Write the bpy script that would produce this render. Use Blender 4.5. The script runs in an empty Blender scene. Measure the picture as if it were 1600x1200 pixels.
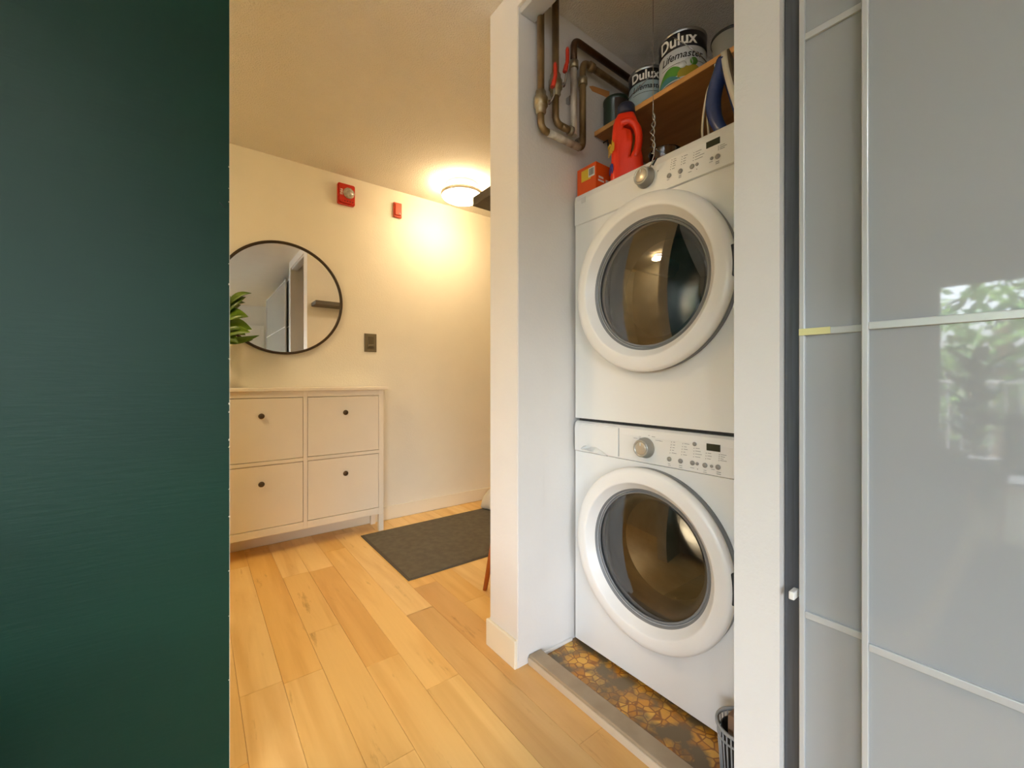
import bpy, bmesh, math, random
from mathutils import Vector, Matrix
random.seed(7)
SC = bpy.context.scene
COL = SC.collection
PI = math.pi

# ------------------------------------------------------------------ camera, sky, lights, exposure
F_PX, HOR, CAM_H = 650.0, 593.0, 1.07
YAW = math.atan2(497.0, F_PX)                    # camera looks this far to the right of +Y
cam_d = bpy.data.cameras.new('camera'); cam = bpy.data.objects.new('camera', cam_d); COL.objects.link(cam)
cam_d.sensor_width = 36.0; cam_d.lens = 36.0 * F_PX / 1600.0
cam_d.shift_y = -(600.0 - HOR) / 1600.0
cam_d.clip_start = 0.02; cam_d.clip_end = 200
cam.location = (0, 0, CAM_H); cam.rotation_euler = (PI / 2, 0, -YAW)
SC.camera = cam

SC.view_settings.view_transform = 'Standard'
SC.view_settings.look = 'None'
SC.view_settings.gamma = 1.0
SC.view_settings.use_curve_mapping = False
SC.view_settings.exposure = 0.35
SC.cycles.max_bounces = 12; SC.cycles.diffuse_bounces = 7; SC.cycles.glossy_bounces = 6
SC.cycles.transparent_max_bounces = 16; SC.cycles.transmission_bounces = 8
SC.cycles.sample_clamp_indirect = 6.0
SC.cycles.caustics_reflective = False; SC.cycles.caustics_refractive = False
SC.cycles.use_denoising = True

SKY_STRENGTH = 4.9
LAMP_STRENGTH = 38.0
LAMP2_STRENGTH = 66.0
ROOM_FILL = 58.0  # strength of the added fill lamp behind the camera
wd = bpy.data.worlds.new('sky'); SC.world = wd; wd.use_nodes = True
nt = wd.node_tree
bg = nt.nodes['Background']
sk = nt.nodes.new('ShaderNodeTexSky'); sk.sky_type = 'NISHITA'
sk.sun_disc = False; sk.sun_elevation = math.radians(50); sk.sun_rotation = math.radians(60)
sk.air_density = 1.0; sk.dust_density = 5.0; sk.ozone_density = 1.0
hs = nt.nodes.new('ShaderNodeHueSaturation'); hs.inputs['Saturation'].default_value = 0.35
nt.links.new(sk.outputs[0], hs.inputs['Color']); tn = nt.nodes.new('ShaderNodeMix'); tn.data_type = 'RGBA'; tn.blend_type = 'MULTIPLY'; tn.inputs[0].default_value = 1.0; tn.inputs[7].default_value = (0.98, 0.99, 1.03, 1)
nt.links.new(hs.outputs[0], tn.inputs[6]); nt.links.new(tn.outputs[2], bg.inputs['Color'])
bg.inputs['Strength'].default_value = SKY_STRENGTH

def portal(name, loc, rot, sx, sy):
    d = bpy.data.lights.new(name, 'AREA'); d.shape = 'RECTANGLE'; d.size = sx; d.size_y = sy
    d.cycles.is_portal = True
    o = bpy.data.objects.new(name, d); COL.objects.link(o); o.location = loc; o.rotation_euler = rot
portal('window_portal', (-4.62, -0.85, 1.05), (0, -PI / 2, 0), 2.1, 3.3)     # light of the sky through the patio door
portal('window_portal', (-2.1, -3.62, 1.3), (PI / 2, 0, 0), 3.6, 1.9)        # and through the back window

# ------------------------------------------------------------------ pixel -> point on a real plane
CY, SY_ = math.cos(YAW), math.sin(YAW)
def px(u, v, X=None, Y=None, Z=None):
    r = (u - 800.0) / F_PX; w = (HOR - v) / F_PX
    d = Vector((SY_ + r * CY, CY - r * SY_, w))
    if X is not None: t = X / d.x
    elif Y is not None: t = Y / d.y
    else: t = (Z - CAM_H) / d.z
    return Vector((0, 0, CAM_H)) + d * t

# ------------------------------------------------------------------ materials
def lin(c):
    return tuple(((x / 12.92) if x <= 0.04045 else ((x + 0.055) / 1.055) ** 2.4) for x in c)
def rgb(r, g, b): return lin((r / 255., g / 255., b / 255.))
def mat(name, col, rough=0.5, metal=0.0, spec=0.5, bump=None, noise=None, coat=0.0, emit=None, estr=0, alpha=None, ior=None, trans=0.0):
    """bump=(scale, strength, stretch xyz); noise=(scale, amount, other colour, stretch)"""
    m = bpy.data.materials.new(name); m.use_nodes = True
    n = m.node_tree; p = n.nodes['Principled BSDF']
    p.inputs['Base Color'].default_value = (*col, 1)
    p.inputs['Roughness'].default_value = rough; p.inputs['Metallic'].default_value = metal
    p.inputs['Specular IOR Level'].default_value = spec
    if coat: p.inputs['Coat Weight'].default_value = coat; p.inputs['Coat Roughness'].default_value = 0.04
    if ior: p.inputs['IOR'].default_value = ior
    if trans: p.inputs['Transmission Weight'].default_value = trans
    if emit: p.inputs['Emission Color'].default_value = (*emit, 1); p.inputs['Emission Strength'].default_value = estr
    def coords(stretch):
        tc = n.nodes.new('ShaderNodeTexCoord'); mp = n.nodes.new('ShaderNodeMapping')
        mp.inputs['Scale'].default_value = stretch
        n.links.new(tc.outputs['Object'], mp.inputs['Vector']); return mp
    sc0, am, c2, st = noise if noise else (6.0, 0.35, tuple(x * 0.93 for x in col), (1, 1, 1))
    mp = coords(st); nz = n.nodes.new('ShaderNodeTexNoise'); nz.inputs['Scale'].default_value = sc0
    nz.inputs['Detail'].default_value = 5
    n.links.new(mp.outputs[0], nz.inputs['Vector'])
    mr = n.nodes.new('ShaderNodeMapRange'); mr.inputs[1].default_value = 0.35; mr.inputs[2].default_value = 0.7
    mr.inputs[4].default_value = am
    n.links.new(nz.outputs['Fac'], mr.inputs[0])
    mx = n.nodes.new('ShaderNodeMix'); mx.data_type = 'RGBA'
    mx.inputs[6].default_value = (*col, 1); mx.inputs[7].default_value = (*c2, 1)
    n.links.new(mr.outputs[0], mx.inputs[0]); n.links.new(mx.outputs[2], p.inputs['Base Color'])
    if bump:
        s, k, stt = bump
        mp = coords(stt); nb = n.nodes.new('ShaderNodeTexNoise'); nb.inputs['Scale'].default_value = s; nb.inputs['Detail'].default_value = 3
        n.links.new(mp.outputs[0], nb.inputs['Vector'])
        bp = n.nodes.new('ShaderNodeBump'); bp.inputs['Strength'].default_value = k; bp.inputs['Distance'].default_value = 0.01
        n.links.new(nb.outputs['Fac'], bp.inputs['Height']); n.links.new(bp.outputs[0], p.inputs['Normal'])
    return m

def glass_mat(name, tint, refl=1.45, rough=0.0):
    m = bpy.data.materials.new(name); m.use_nodes = True
    n = m.node_tree; n.nodes.remove(n.nodes['Principled BSDF'])
    out = n.nodes['Material Output']
    t = n.nodes.new('ShaderNodeBsdfTransparent'); t.inputs[0].default_value = (*tint, 1)
    g = n.nodes.new('ShaderNodeBsdfGlossy'); g.inputs['Roughness'].default_value = rough
    f = n.nodes.new('ShaderNodeFresnel'); f.inputs['IOR'].default_value = refl
    mx = n.nodes.new('ShaderNodeMixShader')
    n.links.new(f.outputs[0], mx.inputs[0]); n.links.new(t.outputs[0], mx.inputs[1]); n.links.new(g.outputs[0], mx.inputs[2])
    n.links.new(mx.outputs[0], out.inputs['Surface'])
    return m

M = {}
M['wall_white'] = mat('wall_white', rgb(228, 226, 222), 0.55, bump=(90, 0.12, (1, 1, 1)))
M['wall_warm'] = mat('wall_warm', rgb(238, 232, 214), 0.5, bump=(90, 0.12, (1, 1, 1)))
M['ceiling'] = mat('ceiling_stipple', rgb(232, 228, 218), 0.85, bump=(140, 0.75, (1, 1, 1)))
M['green'] = mat('green_wall_paint', rgb(4, 52, 37), 0.46, spec=0.3, bump=(45, 0.045, (0.35, 1, 3.0)),
                 noise=(3, 0.5, rgb(3, 45, 33), (1, 1, 2)))
M['raw_edge'] = mat('plaster_edge', rgb(225, 215, 195), 0.8)
M['trim'] = mat('white_trim', rgb(232, 230, 226), 0.35)
M['slab'] = mat('subfloor', rgb(190, 150, 95), 0.9)
M['appliance'] = mat('appliance_white', rgb(233, 233, 230), 0.28, noise=(2, 0.2, rgb(226, 227, 226), (1, 1, 1)))
M['door_plastic'] = mat('door_white_plastic', rgb(236, 236, 234), 0.32)
M['dark_gap'] = mat('dark_seal', rgb(35, 36, 38), 0.6)
M['grey_side'] = mat('grey_plastic', rgb(120, 123, 126), 0.4)
M['knob'] = mat('knob_silver', rgb(175, 174, 168), 0.32, 0.5)
M['knob_face'] = mat('knob_face', rgb(200, 190, 170), 0.3, 0.4)
M['button'] = mat('button_grey', rgb(150, 149, 146), 0.4, 0.2)
M['lcd'] = mat('lcd_dark', rgb(55, 57, 44), 0.12)
M['print'] = mat('grey_print', rgb(128, 130, 133), 0.6)
M['print_dark'] = mat('dark_print', rgb(45, 46, 50), 0.6)
M['gasket'] = mat('gasket_grey', rgb(118, 116, 113), 0.45)
M['drum'] = mat('drum_steel', rgb(205, 192, 170), 0.28, 0.9, noise=(8, 0.5, rgb(150, 135, 112), (1, 1, 1)))
M['steel'] = mat('brushed_steel', rgb(190, 190, 192), 0.25, 1.0)
M['door_glass'] = glass_mat('washer_glass', (0.74, 0.68, 0.59), 2.1)
M['dryer_glass'] = glass_mat('dryer_glass', (0.55, 0.51, 0.46), 2.7)
M['black_metal'] = mat('mirror_frame_bronze', rgb(62, 48, 30), 0.45, 0.3)
M['mirror'] = mat('mirror_silver', (0.9, 0.9, 0.89), 0.0, 1.0, noise=(1, 0.0, (0.9, 0.9, 0.9), (1, 1, 1)))
M['trim_warm'] = mat('warm_trim', rgb(238, 230, 208), 0.4)
M['cab_white'] = mat('cabinet_white', rgb(238, 230, 212), 0.42)
M['bronze_knob'] = mat('antique_knob', rgb(88, 74, 55), 0.35, 0.7)
M['mat'] = mat('entry_mat', rgb(98, 91, 78), 0.95, bump=(300, 0.6, (1, 1, 1)), noise=(26, 0.5, rgb(120, 114, 98), (1, 1, 1)))
M['mat_edge'] = mat('mat_edge', rgb(84, 78, 66), 0.9)
M['walnut'] = mat('stool_wood', rgb(178, 98, 36), 0.45, noise=(8, 0.6, rgb(150, 76, 26), (6, 6, 1)))
M['shelf_wood'] = mat('dark_shelf_wood', rgb(86, 78, 64), 0.5, noise=(5, 0.6, rgb(66, 58, 46), (1, 8, 8)))
M['plywood'] = mat('shelf_plywood', rgb(176, 122, 62), 0.6, noise=(4, 0.8, rgb(148, 96, 46), (6, 1, 6)))
M['plywood_edge'] = mat('shelf_front_edge', rgb(206, 152, 84), 0.55, noise=(10, 0.6, rgb(188, 132, 66), (6, 1, 6)))
M['lamp_ring'] = mat('lamp_ring', rgb(240, 234, 220), 0.5)
M['lamp_glow'] = mat('lamp_glow', (1, 0.95, 0.85), 0.5, emit=(1.0, 0.75, 0.45), estr=LAMP_STRENGTH)
M['room_fill'] = mat('room_fill_glow', (1, 1, 1), 0.5, emit=(0.94, 0.97, 1.0), estr=ROOM_FILL)  # emission of the added fill lamp
M['lamp_glow_far'] = mat('lamp_glow_far', (1, 0.95, 0.85), 0.5, emit=(1.0, 0.74, 0.42), estr=LAMP2_STRENGTH)
M['red'] = mat('alarm_red', rgb(196, 42, 22), 0.35)
M['orange_red'] = mat('alarm_orange_red', rgb(205, 70, 35), 0.4)
M['strobe'] = mat('strobe_lens', rgb(205, 200, 190), 0.15, 0.2, noise=(60, 0.8, rgb(130, 128, 120), (1, 1, 1)))
M['switch'] = mat('switch_plate', rgb(120, 112, 90), 0.35, 0.5)
M['switch_dark'] = mat('switch_paddle', rgb(100, 92, 72), 0.35, 0.4)
M['alu'] = mat('wardrobe_rail_white', rgb(200, 203, 204), 0.3, 0.2)
M['glass_white'] = mat('white_glass_panel', rgb(163, 167, 169), 0.03, spec=0.6, noise=(1, 0.1, rgb(161, 165, 167), (1, 1, 1)))
M['dark_strip'] = mat('dark_grey_strip', rgb(84, 86, 90), 0.35, 0.3, noise=(5, 0.7, rgb(100, 104, 112), (30, 30, 1)))
M['yellow_tape'] = mat('yellowed_tape', rgb(222, 220, 160), 0.5)
M['sill'] = mat('sill_paint', rgb(166, 148, 122), 0.5, noise=(14, 0.5, rgb(140, 120, 94), (1, 1, 1)))
M['pipe'] = mat('copper_pipe', rgb(150, 124, 84), 0.38, 0.6, noise=(24, 1.0, rgb(92, 70, 42), (1, 1, 0.4)))
M['pipe_dark'] = mat('dark_copper_pipe', rgb(92, 60, 32), 0.45, 0.6, noise=(14, 0.8, rgb(52, 34, 18), (1, 1, 1)))
M['pipe_white'] = mat('painted_pipe', rgb(206, 198, 182), 0.5, noise=(26, 1.0, rgb(104, 84, 56), (1, 1, 0.3)))
M['brass'] = mat('brass_fitting', rgb(136, 118, 80), 0.4, 0.8, noise=(30, 0.8, rgb(190, 182, 160), (1, 1, 1)))
M['handle_red'] = mat('valve_red', rgb(190, 48, 24), 0.4)
M['tide'] = mat('jug_orange_red', rgb(226, 48, 14), 0.3, noise=(2, 0.2, rgb(216, 40, 10), (1, 1, 1)))
M['navy'] = mat('cap_navy', rgb(38, 42, 62), 0.35)
M['label_yellow'] = mat('label_yellow', rgb(225, 190, 50), 0.4)
M['label_blue'] = mat('label_blue', rgb(40, 60, 150), 0.4)
M['box_orange'] = mat('box_orange', rgb(222, 84, 14), 0.45)
M['white_print'] = mat('white_print', rgb(236, 236, 232), 0.5)
M['can_steel'] = mat('can_steel', rgb(150, 150, 150), 0.35, 0.8)
M['can_white'] = mat('can_label_white', rgb(202, 208, 212), 0.4)
M['can_blue'] = mat('can_label_teal', rgb(150, 172, 180), 0.4)
M['can_black'] = mat('can_band_black', rgb(28, 28, 34), 0.35)
M['can_green'] = mat('can_green', rgb(78, 140, 46), 0.45)
M['can_olive'] = mat('can_olive', rgb(150, 136, 36), 0.45)
M['can_teal'] = mat('can_teal_wave', rgb(58, 120, 128), 0.45)
M['dark_green'] = mat('dark_green_tin', rgb(30, 46, 28), 0.35)
M['dark_brown'] = mat('dark_brown_label', rgb(58, 42, 34), 0.4)
M['bin_grey'] = mat('grey_translucent_tub', rgb(150, 150, 142), 0.35)
M['iron_blue'] = mat('iron_blue', rgb(52, 68, 116), 0.22)
M['iron_white'] = mat('iron_white', rgb(226, 222, 208), 0.3)
M['sole'] = mat('iron_sole', rgb(118, 108, 92), 0.4, 0.7)
M['cord'] = mat('white_cord', rgb(220, 208, 184), 0.5)
M['chain'] = mat('pull_chain', rgb(186, 184, 178), 0.25, 0.8)
M['clear'] = glass_mat('clear_glass', (0.88, 0.89, 0.89), 1.5)
M['tape_orange'] = mat('orange_tape', rgb(206, 142, 76), 0.6)
M['leaf'] = mat('leaf_green', rgb(104, 134, 34), 0.35, noise=(12, 0.8, rgb(60, 92, 24), (1, 1, 1)))
M['stem'] = mat('plant_stem', rgb(84, 110, 40), 0.5)
M['pot'] = mat('pot_white', rgb(225, 222, 214), 0.3)
M['soil'] = mat('soil', rgb(60, 42, 30), 0.95)
M['bag'] = mat('white_bag', rgb(226, 220, 206), 0.5)
M['basket'] = mat('grey_basket', rgb(168, 170, 170), 0.4)
M['carton'] = mat('brown_carton', rgb(140, 112, 88), 0.8)
M['black'] = mat('black_plastic', rgb(24, 24, 26), 0.4)
M['bark'] = mat('bark', rgb(90, 75, 60), 0.9)
M['tree_leaf'] = mat('tree_leaf', rgb(90, 120, 60), 0.5)
M['concrete'] = mat('balcony_concrete', rgb(150, 150, 148), 0.8)
M['rail'] = mat('rail_white', rgb(225, 225, 225), 0.4)
M['brick_far'] = mat('far_wall', rgb(150, 140, 130), 0.8)
M['pane'] = glass_mat('window_pane', (0.95, 0.96, 0.96), 1.45)
M['sofa'] = mat('dark_fabric', rgb(50, 48, 48), 0.85)

def wood_mat():
    """maple planks: each plank's own tone comes from obj.color"""
    m = bpy.data.materials.new('maple_plank'); m.use_nodes = True
    n = m.node_tree; p = n.nodes['Principled BSDF']
    p.inputs['Roughness'].default_value = 0.34; p.inputs['Specular IOR Level'].default_value = 0.45
    oi = n.nodes.new('ShaderNodeObjectInfo'); ge = n.nodes.new('ShaderNodeNewGeometry')
    ad = n.nodes.new('ShaderNodeVectorMath'); ad.operation = 'ADD'
    sc_ = n.nodes.new('ShaderNodeVectorMath'); sc_.operation = 'SCALE'; sc_.inputs['Scale'].default_value = 9.0
    cb = n.nodes.new('ShaderNodeCombineXYZ')
    n.links.new(oi.outputs['Random'], cb.inputs[0]); n.links.new(oi.outputs['Random'], cb.inputs[1])
    n.links.new(cb.outputs[0], sc_.inputs[0])
    n.links.new(ge.outputs['Position'], ad.inputs[0]); n.links.new(sc_.outputs[0], ad.inputs[1])
    mp = n.nodes.new('ShaderNodeMapping'); mp.inputs['Scale'].default_value = (9, 0.9, 1)
    n.links.new(ad.outputs[0], mp.inputs['Vector'])
    n1 = n.nodes.new('ShaderNodeTexNoise'); n1.inputs['Scale'].default_value = 1.3; n1.inputs['Detail'].default_value = 6; n1.inputs['Distortion'].default_value = 0.8
    n.links.new(mp.outputs[0], n1.inputs['Vector'])
    r1 = n.nodes.new('ShaderNodeValToRGB'); r1.color_ramp.elements[0].position = 0.42; r1.color_ramp.elements[1].position = 0.70
    r1.color_ramp.elements[0].color = (1, 1, 1, 1); r1.color_ramp.elements[1].color = (0.86, 0.78, 0.66, 1)
    n.links.new(n1.outputs['Fac'], r1.inputs[0])
    mp2 = n.nodes.new('ShaderNodeMapping'); mp2.inputs['Scale'].default_value = (60, 2.5, 1)
    n.links.new(ad.outputs[0], mp2.inputs['Vector'])
    n2 = n.nodes.new('ShaderNodeTexNoise'); n2.inputs['Scale'].default_value = 1.5; n2.inputs['Detail'].default_value = 4
    n.links.new(mp2.outputs[0], n2.inputs['Vector'])
    r2 = n.nodes.new('ShaderNodeValToRGB'); r2.color_ramp.elements[0].color = (1, 1, 1, 1); r2.color_ramp.elements[1].color = (0.93, 0.91, 0.87, 1)
    n.links.new(n2.outputs['Fac'], r2.inputs[0])
    # short dark mineral streaks
    mp3 = n.nodes.new('ShaderNodeMapping'); mp3.inputs['Scale'].default_value = (16, 2.2, 1)
    n.links.new(ad.outputs[0], mp3.inputs['Vector'])
    n3 = n.nodes.new('ShaderNodeTexNoise'); n3.inputs['Scale'].default_value = 1.2; n3.inputs['Detail'].default_value = 8; n3.inputs['Roughness'].default_value = 0.7
    n.links.new(mp3.outputs[0], n3.inputs['Vector'])
    r3 = n.nodes.new('ShaderNodeValToRGB'); r3.color_ramp.elements[0].position = 0.60; r3.color_ramp.elements[1].position = 0.72
    r3.color_ramp.elements[0].color = (1, 1, 1, 1); r3.color_ramp.elements[1].color = (0.62, 0.52, 0.38, 1)
    n.links.new(n3.outputs['Fac'], r3.inputs[0])
    def mul(a, b):
        x = n.nodes.new('ShaderNodeMix'); x.data_type = 'RGBA'; x.blend_type = 'MULTIPLY'; x.inputs[0].default_value = 1
        n.links.new(a, x.inputs[6]); n.links.new(b, x.inputs[7]); return x.outputs[2]
    c = mul(oi.outputs['Color'], r1.outputs[0]); c = mul(c, r2.outputs[0]); c = mul(c, r3.outputs[0])
    n.links.new(c, p.inputs['Base Color'])
    bp = n.nodes.new('ShaderNodeBump'); bp.inputs['Strength'].default_value = 0.05; bp.inputs['Distance'].default_value = 0.005
    n.links.new(n2.outputs['Fac'], bp.inputs['Height']); n.links.new(bp.outputs[0], p.inputs['Normal'])
    return m
M['plank'] = wood_mat()

def vinyl_mat():
    """sheet vinyl printed with a crazy-paving pattern, grimy towards its edges"""
    m = bpy.data.materials.new('printed_vinyl'); m.use_nodes = True
    n = m.node_tree; p = n.nodes['Principled BSDF']; p.inputs['Roughness'].default_value = 0.35
    ge = n.nodes.new('ShaderNodeNewGeometry')
    v1 = n.nodes.new('ShaderNodeTexVoronoi'); v1.feature = 'DISTANCE_TO_EDGE'; v1.inputs['Scale'].default_value = 34
    v2 = n.nodes.new('ShaderNodeTexVoronoi'); v2.inputs['Scale'].default_value = 34
    n.links.new(ge.outputs['Position'], v1.inputs['Vector']); n.links.new(ge.outputs['Position'], v2.inputs['Vector'])
    r1 = n.nodes.new('ShaderNodeValToRGB'); r1.color_ramp.elements[0].position = 0.03; r1.color_ramp.elements[1].position = 0.09
    r1.color_ramp.elements[0].color = (0, 0, 0, 1); r1.color_ramp.elements[1].color = (1, 1, 1, 1)
    n.links.new(v1.outputs['Distance'], r1.inputs[0])
    r2 = n.nodes.new('ShaderNodeValToRGB'); cr = r2.color_ramp
    cr.elements[0].color = (*rgb(190, 128, 38), 1); cr.elements[1].color = (*rgb(226, 178, 78), 1)
    e = cr.elements.new(0.5); e.color = (*rgb(206, 148, 52), 1)
    sp = n.nodes.new('ShaderNodeSeparateColor'); n.links.new(v2.outputs['Color'], sp.inputs[0]); n.links.new(sp.outputs[0], r2.inputs[0])
    mx = n.nodes.new('ShaderNodeMix'); mx.data_type = 'RGBA'; mx.inputs[6].default_value = (*rgb(146, 92, 34), 1)
    n.links.new(r1.outputs[0], mx.inputs[0]); n.links.new(r2.outputs[0], mx.inputs[7])
    nz = n.nodes.new('ShaderNodeTexNoise'); nz.inputs['Scale'].default_value = 9; nz.inputs['Detail'].default_value = 6
    n.links.new(ge.outputs['Position'], nz.inputs['Vector'])
    r3 = n.nodes.new('ShaderNodeValToRGB'); r3.color_ramp.elements[0].position = 0.44; r3.color_ramp.elements[1].position = 0.56
    n.links.new(nz.outputs['Fac'], r3.inputs[0])
    mx2 = n.nodes.new('ShaderNodeMix'); mx2.data_type = 'RGBA'; mx2.inputs[7].default_value = (*rgb(112, 96, 70), 1)
    n.links.new(r3.outputs[0], mx2.inputs[0]); n.links.new(mx.outputs[2], mx2.inputs[6])
    n.links.new(mx2.outputs[2], p.inputs['Base Color'])
    return m
M['vinyl'] = vinyl_mat()

# ------------------------------------------------------------------ mesh helpers (world coordinates, re-based on the parent)
def sub(bm, fn):
    n0 = len(bm.verts); fn(); bm.verts.ensure_lookup_table(); return [bm.verts[i] for i in range(n0, len(bm.verts))]
def box(bm, x0, x1, y0, y1, z0, z1, bev=0.0, seg=2):
    if bev <= 0:
        vs = [bm.verts.new((x, y, z)) for x in (x0, x1) for y in (y0, y1) for z in (z0, z1)]
        for f in ((0, 1, 3, 2), (4, 6, 7, 5), (0, 4, 5, 1), (2, 3, 7, 6), (0, 2, 6, 4), (1, 5, 7, 3)):
            bm.faces.new([vs[i] for i in f])
        return
    t = bmesh.new(); box(t, x0, x1, y0, y1, z0, z1)
    bmesh.ops.recalc_face_normals(t, faces=t.faces)
    bmesh.ops.bevel(t, geom=list(t.edges), offset=bev, segments=seg, profile=0.5, affect='EDGES')
    merge(bm, t)
def merge(bm, t, mtx=None):
    if mtx is not None: bmesh.ops.transform(t, matrix=mtx, verts=t.verts)
    mp = {v: bm.verts.new(v.co) for v in t.verts}
    for f in t.faces:
        try: nf = bm.faces.new([mp[v] for v in f.verts]); nf.smooth = f.smooth
        except ValueError: pass
    t.free()
AX = {'z': Matrix.Identity(4), 'x': Matrix.Rotation(PI / 2, 4, 'Y'), '-x': Matrix.Rotation(-PI / 2, 4, 'Y'),
      'y': Matrix.Rotation(-PI / 2, 4, 'X'), '-y': Matrix.Rotation(PI / 2, 4, 'X')}
def lathe(bm, prof, c, axis='z', seg=40, closed=False, a0=0, a1=2 * PI):
    """prof: list of (radius, height along the axis)"""
    t = bmesh.new(); full = abs(a1 - a0 - 2 * PI) < 1e-6
    n = seg if full else seg + 1
    rings = []
    for r, h in prof:
        if r < 1e-6: rings.append([t.verts.new((0, 0, h))])
        else: rings.append([t.verts.new((r * math.cos(a0 + (a1 - a0) * i / seg), r * math.sin(a0 + (a1 - a0) * i / seg), h)) for i in range(n)])
    pairs = list(zip(rings, rings[1:])) + ([(rings[-1], rings[0])] if closed else [])
    for A, B in pairs:
        for i in range(seg if full else seg):
            j = (i + 1) % n
            if len(A) == 1 and len(B) == 1: continue
            if len(A) == 1: f = t.faces.new([A[0], B[i], B[j]])
            elif len(B) == 1: f = t.faces.new([A[i], A[j], B[0]])
            else: f = t.faces.new([A[i], A[j], B[j], B[i]])
            f.smooth = True
    m = AX[axis] if isinstance(axis, str) else axis
    merge(bm, t, Matrix.Translation(c) @ m)
def catmull(pts, n=8):
    P = [Vector(p) for p in pts]; P = [P[0] * 2 - P[1]] + P + [P[-1] * 2 - P[-2]]; out = []
    for i in range(1, len(P) - 2):
        for k in range(n):
            t = k / n; a, b, c, d = P[i - 1:i + 3]
            out.append(0.5 * ((2 * b) + (c - a) * t + (2 * a - 5 * b + 4 * c - d) * t * t + (3 * b - a - 3 * c + d) * t ** 3))
    out.append(P[-2]); return out
def tube(bm, pts, r, seg=10, cap=True):
    P = [Vector(p) for p in pts]; N = len(P)
    rs = r if isinstance(r, (list, tuple)) else [r] * N
    rings = []; prev = None
    for i, p in enumerate(P):
        tg = (P[min(i + 1, N - 1)] - P[max(i - 1, 0)]).normalized()
        if prev is None:
            up = Vector((0, 0, 1)) if abs(tg.z) < 0.9 else Vector((1, 0, 0)); nrm = tg.cross(up).normalized()
        else:
            nrm = (prev - tg * prev.dot(tg)).normalized()
        prev = nrm; bn = tg.cross(nrm)
        rings.append([bm.verts.new(p + (nrm * math.cos(2 * PI * k / seg) + bn * math.sin(2 * PI * k / seg)) * rs[i]) for k in range(seg)])
    for A, B in zip(rings, rings[1:]):
        for k in range(seg):
            f = bm.faces.new([A[k], A[(k + 1) % seg], B[(k + 1) % seg], B[k]]); f.smooth = True
    if cap: bm.faces.new(rings[0][::-1]); bm.faces.new(rings[-1])
def bend(pts, rad, n=6):
    """round the corners of a polyline"""
    P = [Vector(p) for p in pts]; out = [P[0]]
    for i in range(1, len(P) - 1):
        a = (P[i - 1] - P[i]).normalized(); b = (P[i + 1] - P[i]).normalized()
        s, e = P[i] + a * rad, P[i] + b * rad
        for k in range(n + 1):
            t = k / n; out.append(s * (1 - t) ** 2 + P[i] * 2 * t * (1 - t) + e * t * t)
    out.append(P[-1]); return out
def loft(bm, rings, cap=True, smooth=True):
    R = [[bm.verts.new(p) for p in r] for r in rings]; n = len(R[0])
    for A, B in zip(R, R[1:]):
        for k in range(n):
            f = bm.faces.new([A[k], A[(k + 1) % n], B[(k + 1) % n], B[k]]); f.smooth = smooth
    if cap: bm.faces.new(R[0][::-1]); bm.faces.new(R[-1])
def extrude_poly(bm, poly, a, b, plane):
    """poly of 2-D points extruded between a and b along the axis missing from plane ('xy','yz','xz')"""
    def P(p, w): return {'xy': (p[0], p[1], w), 'yz': (w, p[0], p[1]), 'xz': (p[0], w, p[1])}[plane]
    A = [bm.verts.new(P(p, a)) for p in poly]; B = [bm.verts.new(P(p, b)) for p in poly]; n = len(poly)
    bm.faces.new(A); bm.faces.new(B[::-1])
    for k in range(n): bm.faces.new([A[k], B[k], B[(k + 1) % n], A[(k + 1) % n]])

def world_loc(o):
    l = Vector((0, 0, 0))
    while o is not None: l = l + o.location; o = o.parent
    return l
def obj(name, bm, m, parent=None, label=None, origin=None, flat=False):
    if not flat: bmesh.ops.recalc_face_normals(bm, faces=bm.faces)
    base = world_loc(parent) if parent else Vector((0, 0, 0))
    org = Vector(origin) if origin is not None else base
    bmesh.ops.translate(bm, vec=-org, verts=bm.verts)
    me = bpy.data.meshes.new(name); bm.to_mesh(me); bm.free()
    me.materials.append(M[m] if isinstance(m, str) else m)
    o = bpy.data.objects.new(name, me); COL.objects.link(o)
    if parent: o.parent = parent
    o.location = org - base
    if label: o['label'] = label
    return o
def thing(name, label, cat, loc, group=None):
    o = bpy.data.objects.new(name, None); COL.objects.link(o); o.empty_display_size = 0.05
    o.location = loc; o['label'] = label; o['category'] = cat
    if group: o['group'] = group
    return o
def tag(o, label, cat, group=None):
    o['label'] = label; o['category'] = cat
    if group: o['group'] = group
    return o
def struct(name, bm, m, parent=None, flat=False):
    o = obj(name, bm, m, parent, flat=flat)
    if parent is None: o['kind'] = 'structure'
    return o
def B(*a, **k):
    bm = bmesh.new(); box(bm, *a, **k); return bm
def text_bm(s, size, extrude=0.0006, bold=0.0, shear=0.0, sx=1.0):
    """lettering in the x-y plane, centred"""
    cu = bpy.data.curves.new('t', 'FONT'); cu.body = s; cu.size = size; cu.extrude = extrude; cu.offset = bold; cu.shear = shear
    cu.align_x = 'CENTER'; cu.align_y = 'CENTER'; cu.resolution_u = 3
    o = bpy.data.objects.new('t', cu); COL.objects.link(o)
    bpy.context.view_layer.update()
    me = bpy.data.meshes.new_from_object(o.evaluated_get(bpy.context.evaluated_depsgraph_get()))
    bm = bmesh.new(); bm.from_mesh(me)
    for v in bm.verts: v.co.x *= sx
    bpy.data.objects.remove(o); bpy.data.curves.remove(cu); bpy.data.meshes.remove(me)
    return bm
def place(bm, o, right, up):
    """map x->right, y->up, z->right x up at o"""
    r, u = Vector(right).normalized(), Vector(up).normalized(); n = r.cross(u); o = Vector(o)
    for v in bm.verts: v.co = o + r * v.co.x + u * v.co.y + n * v.co.z
    return bm
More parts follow.
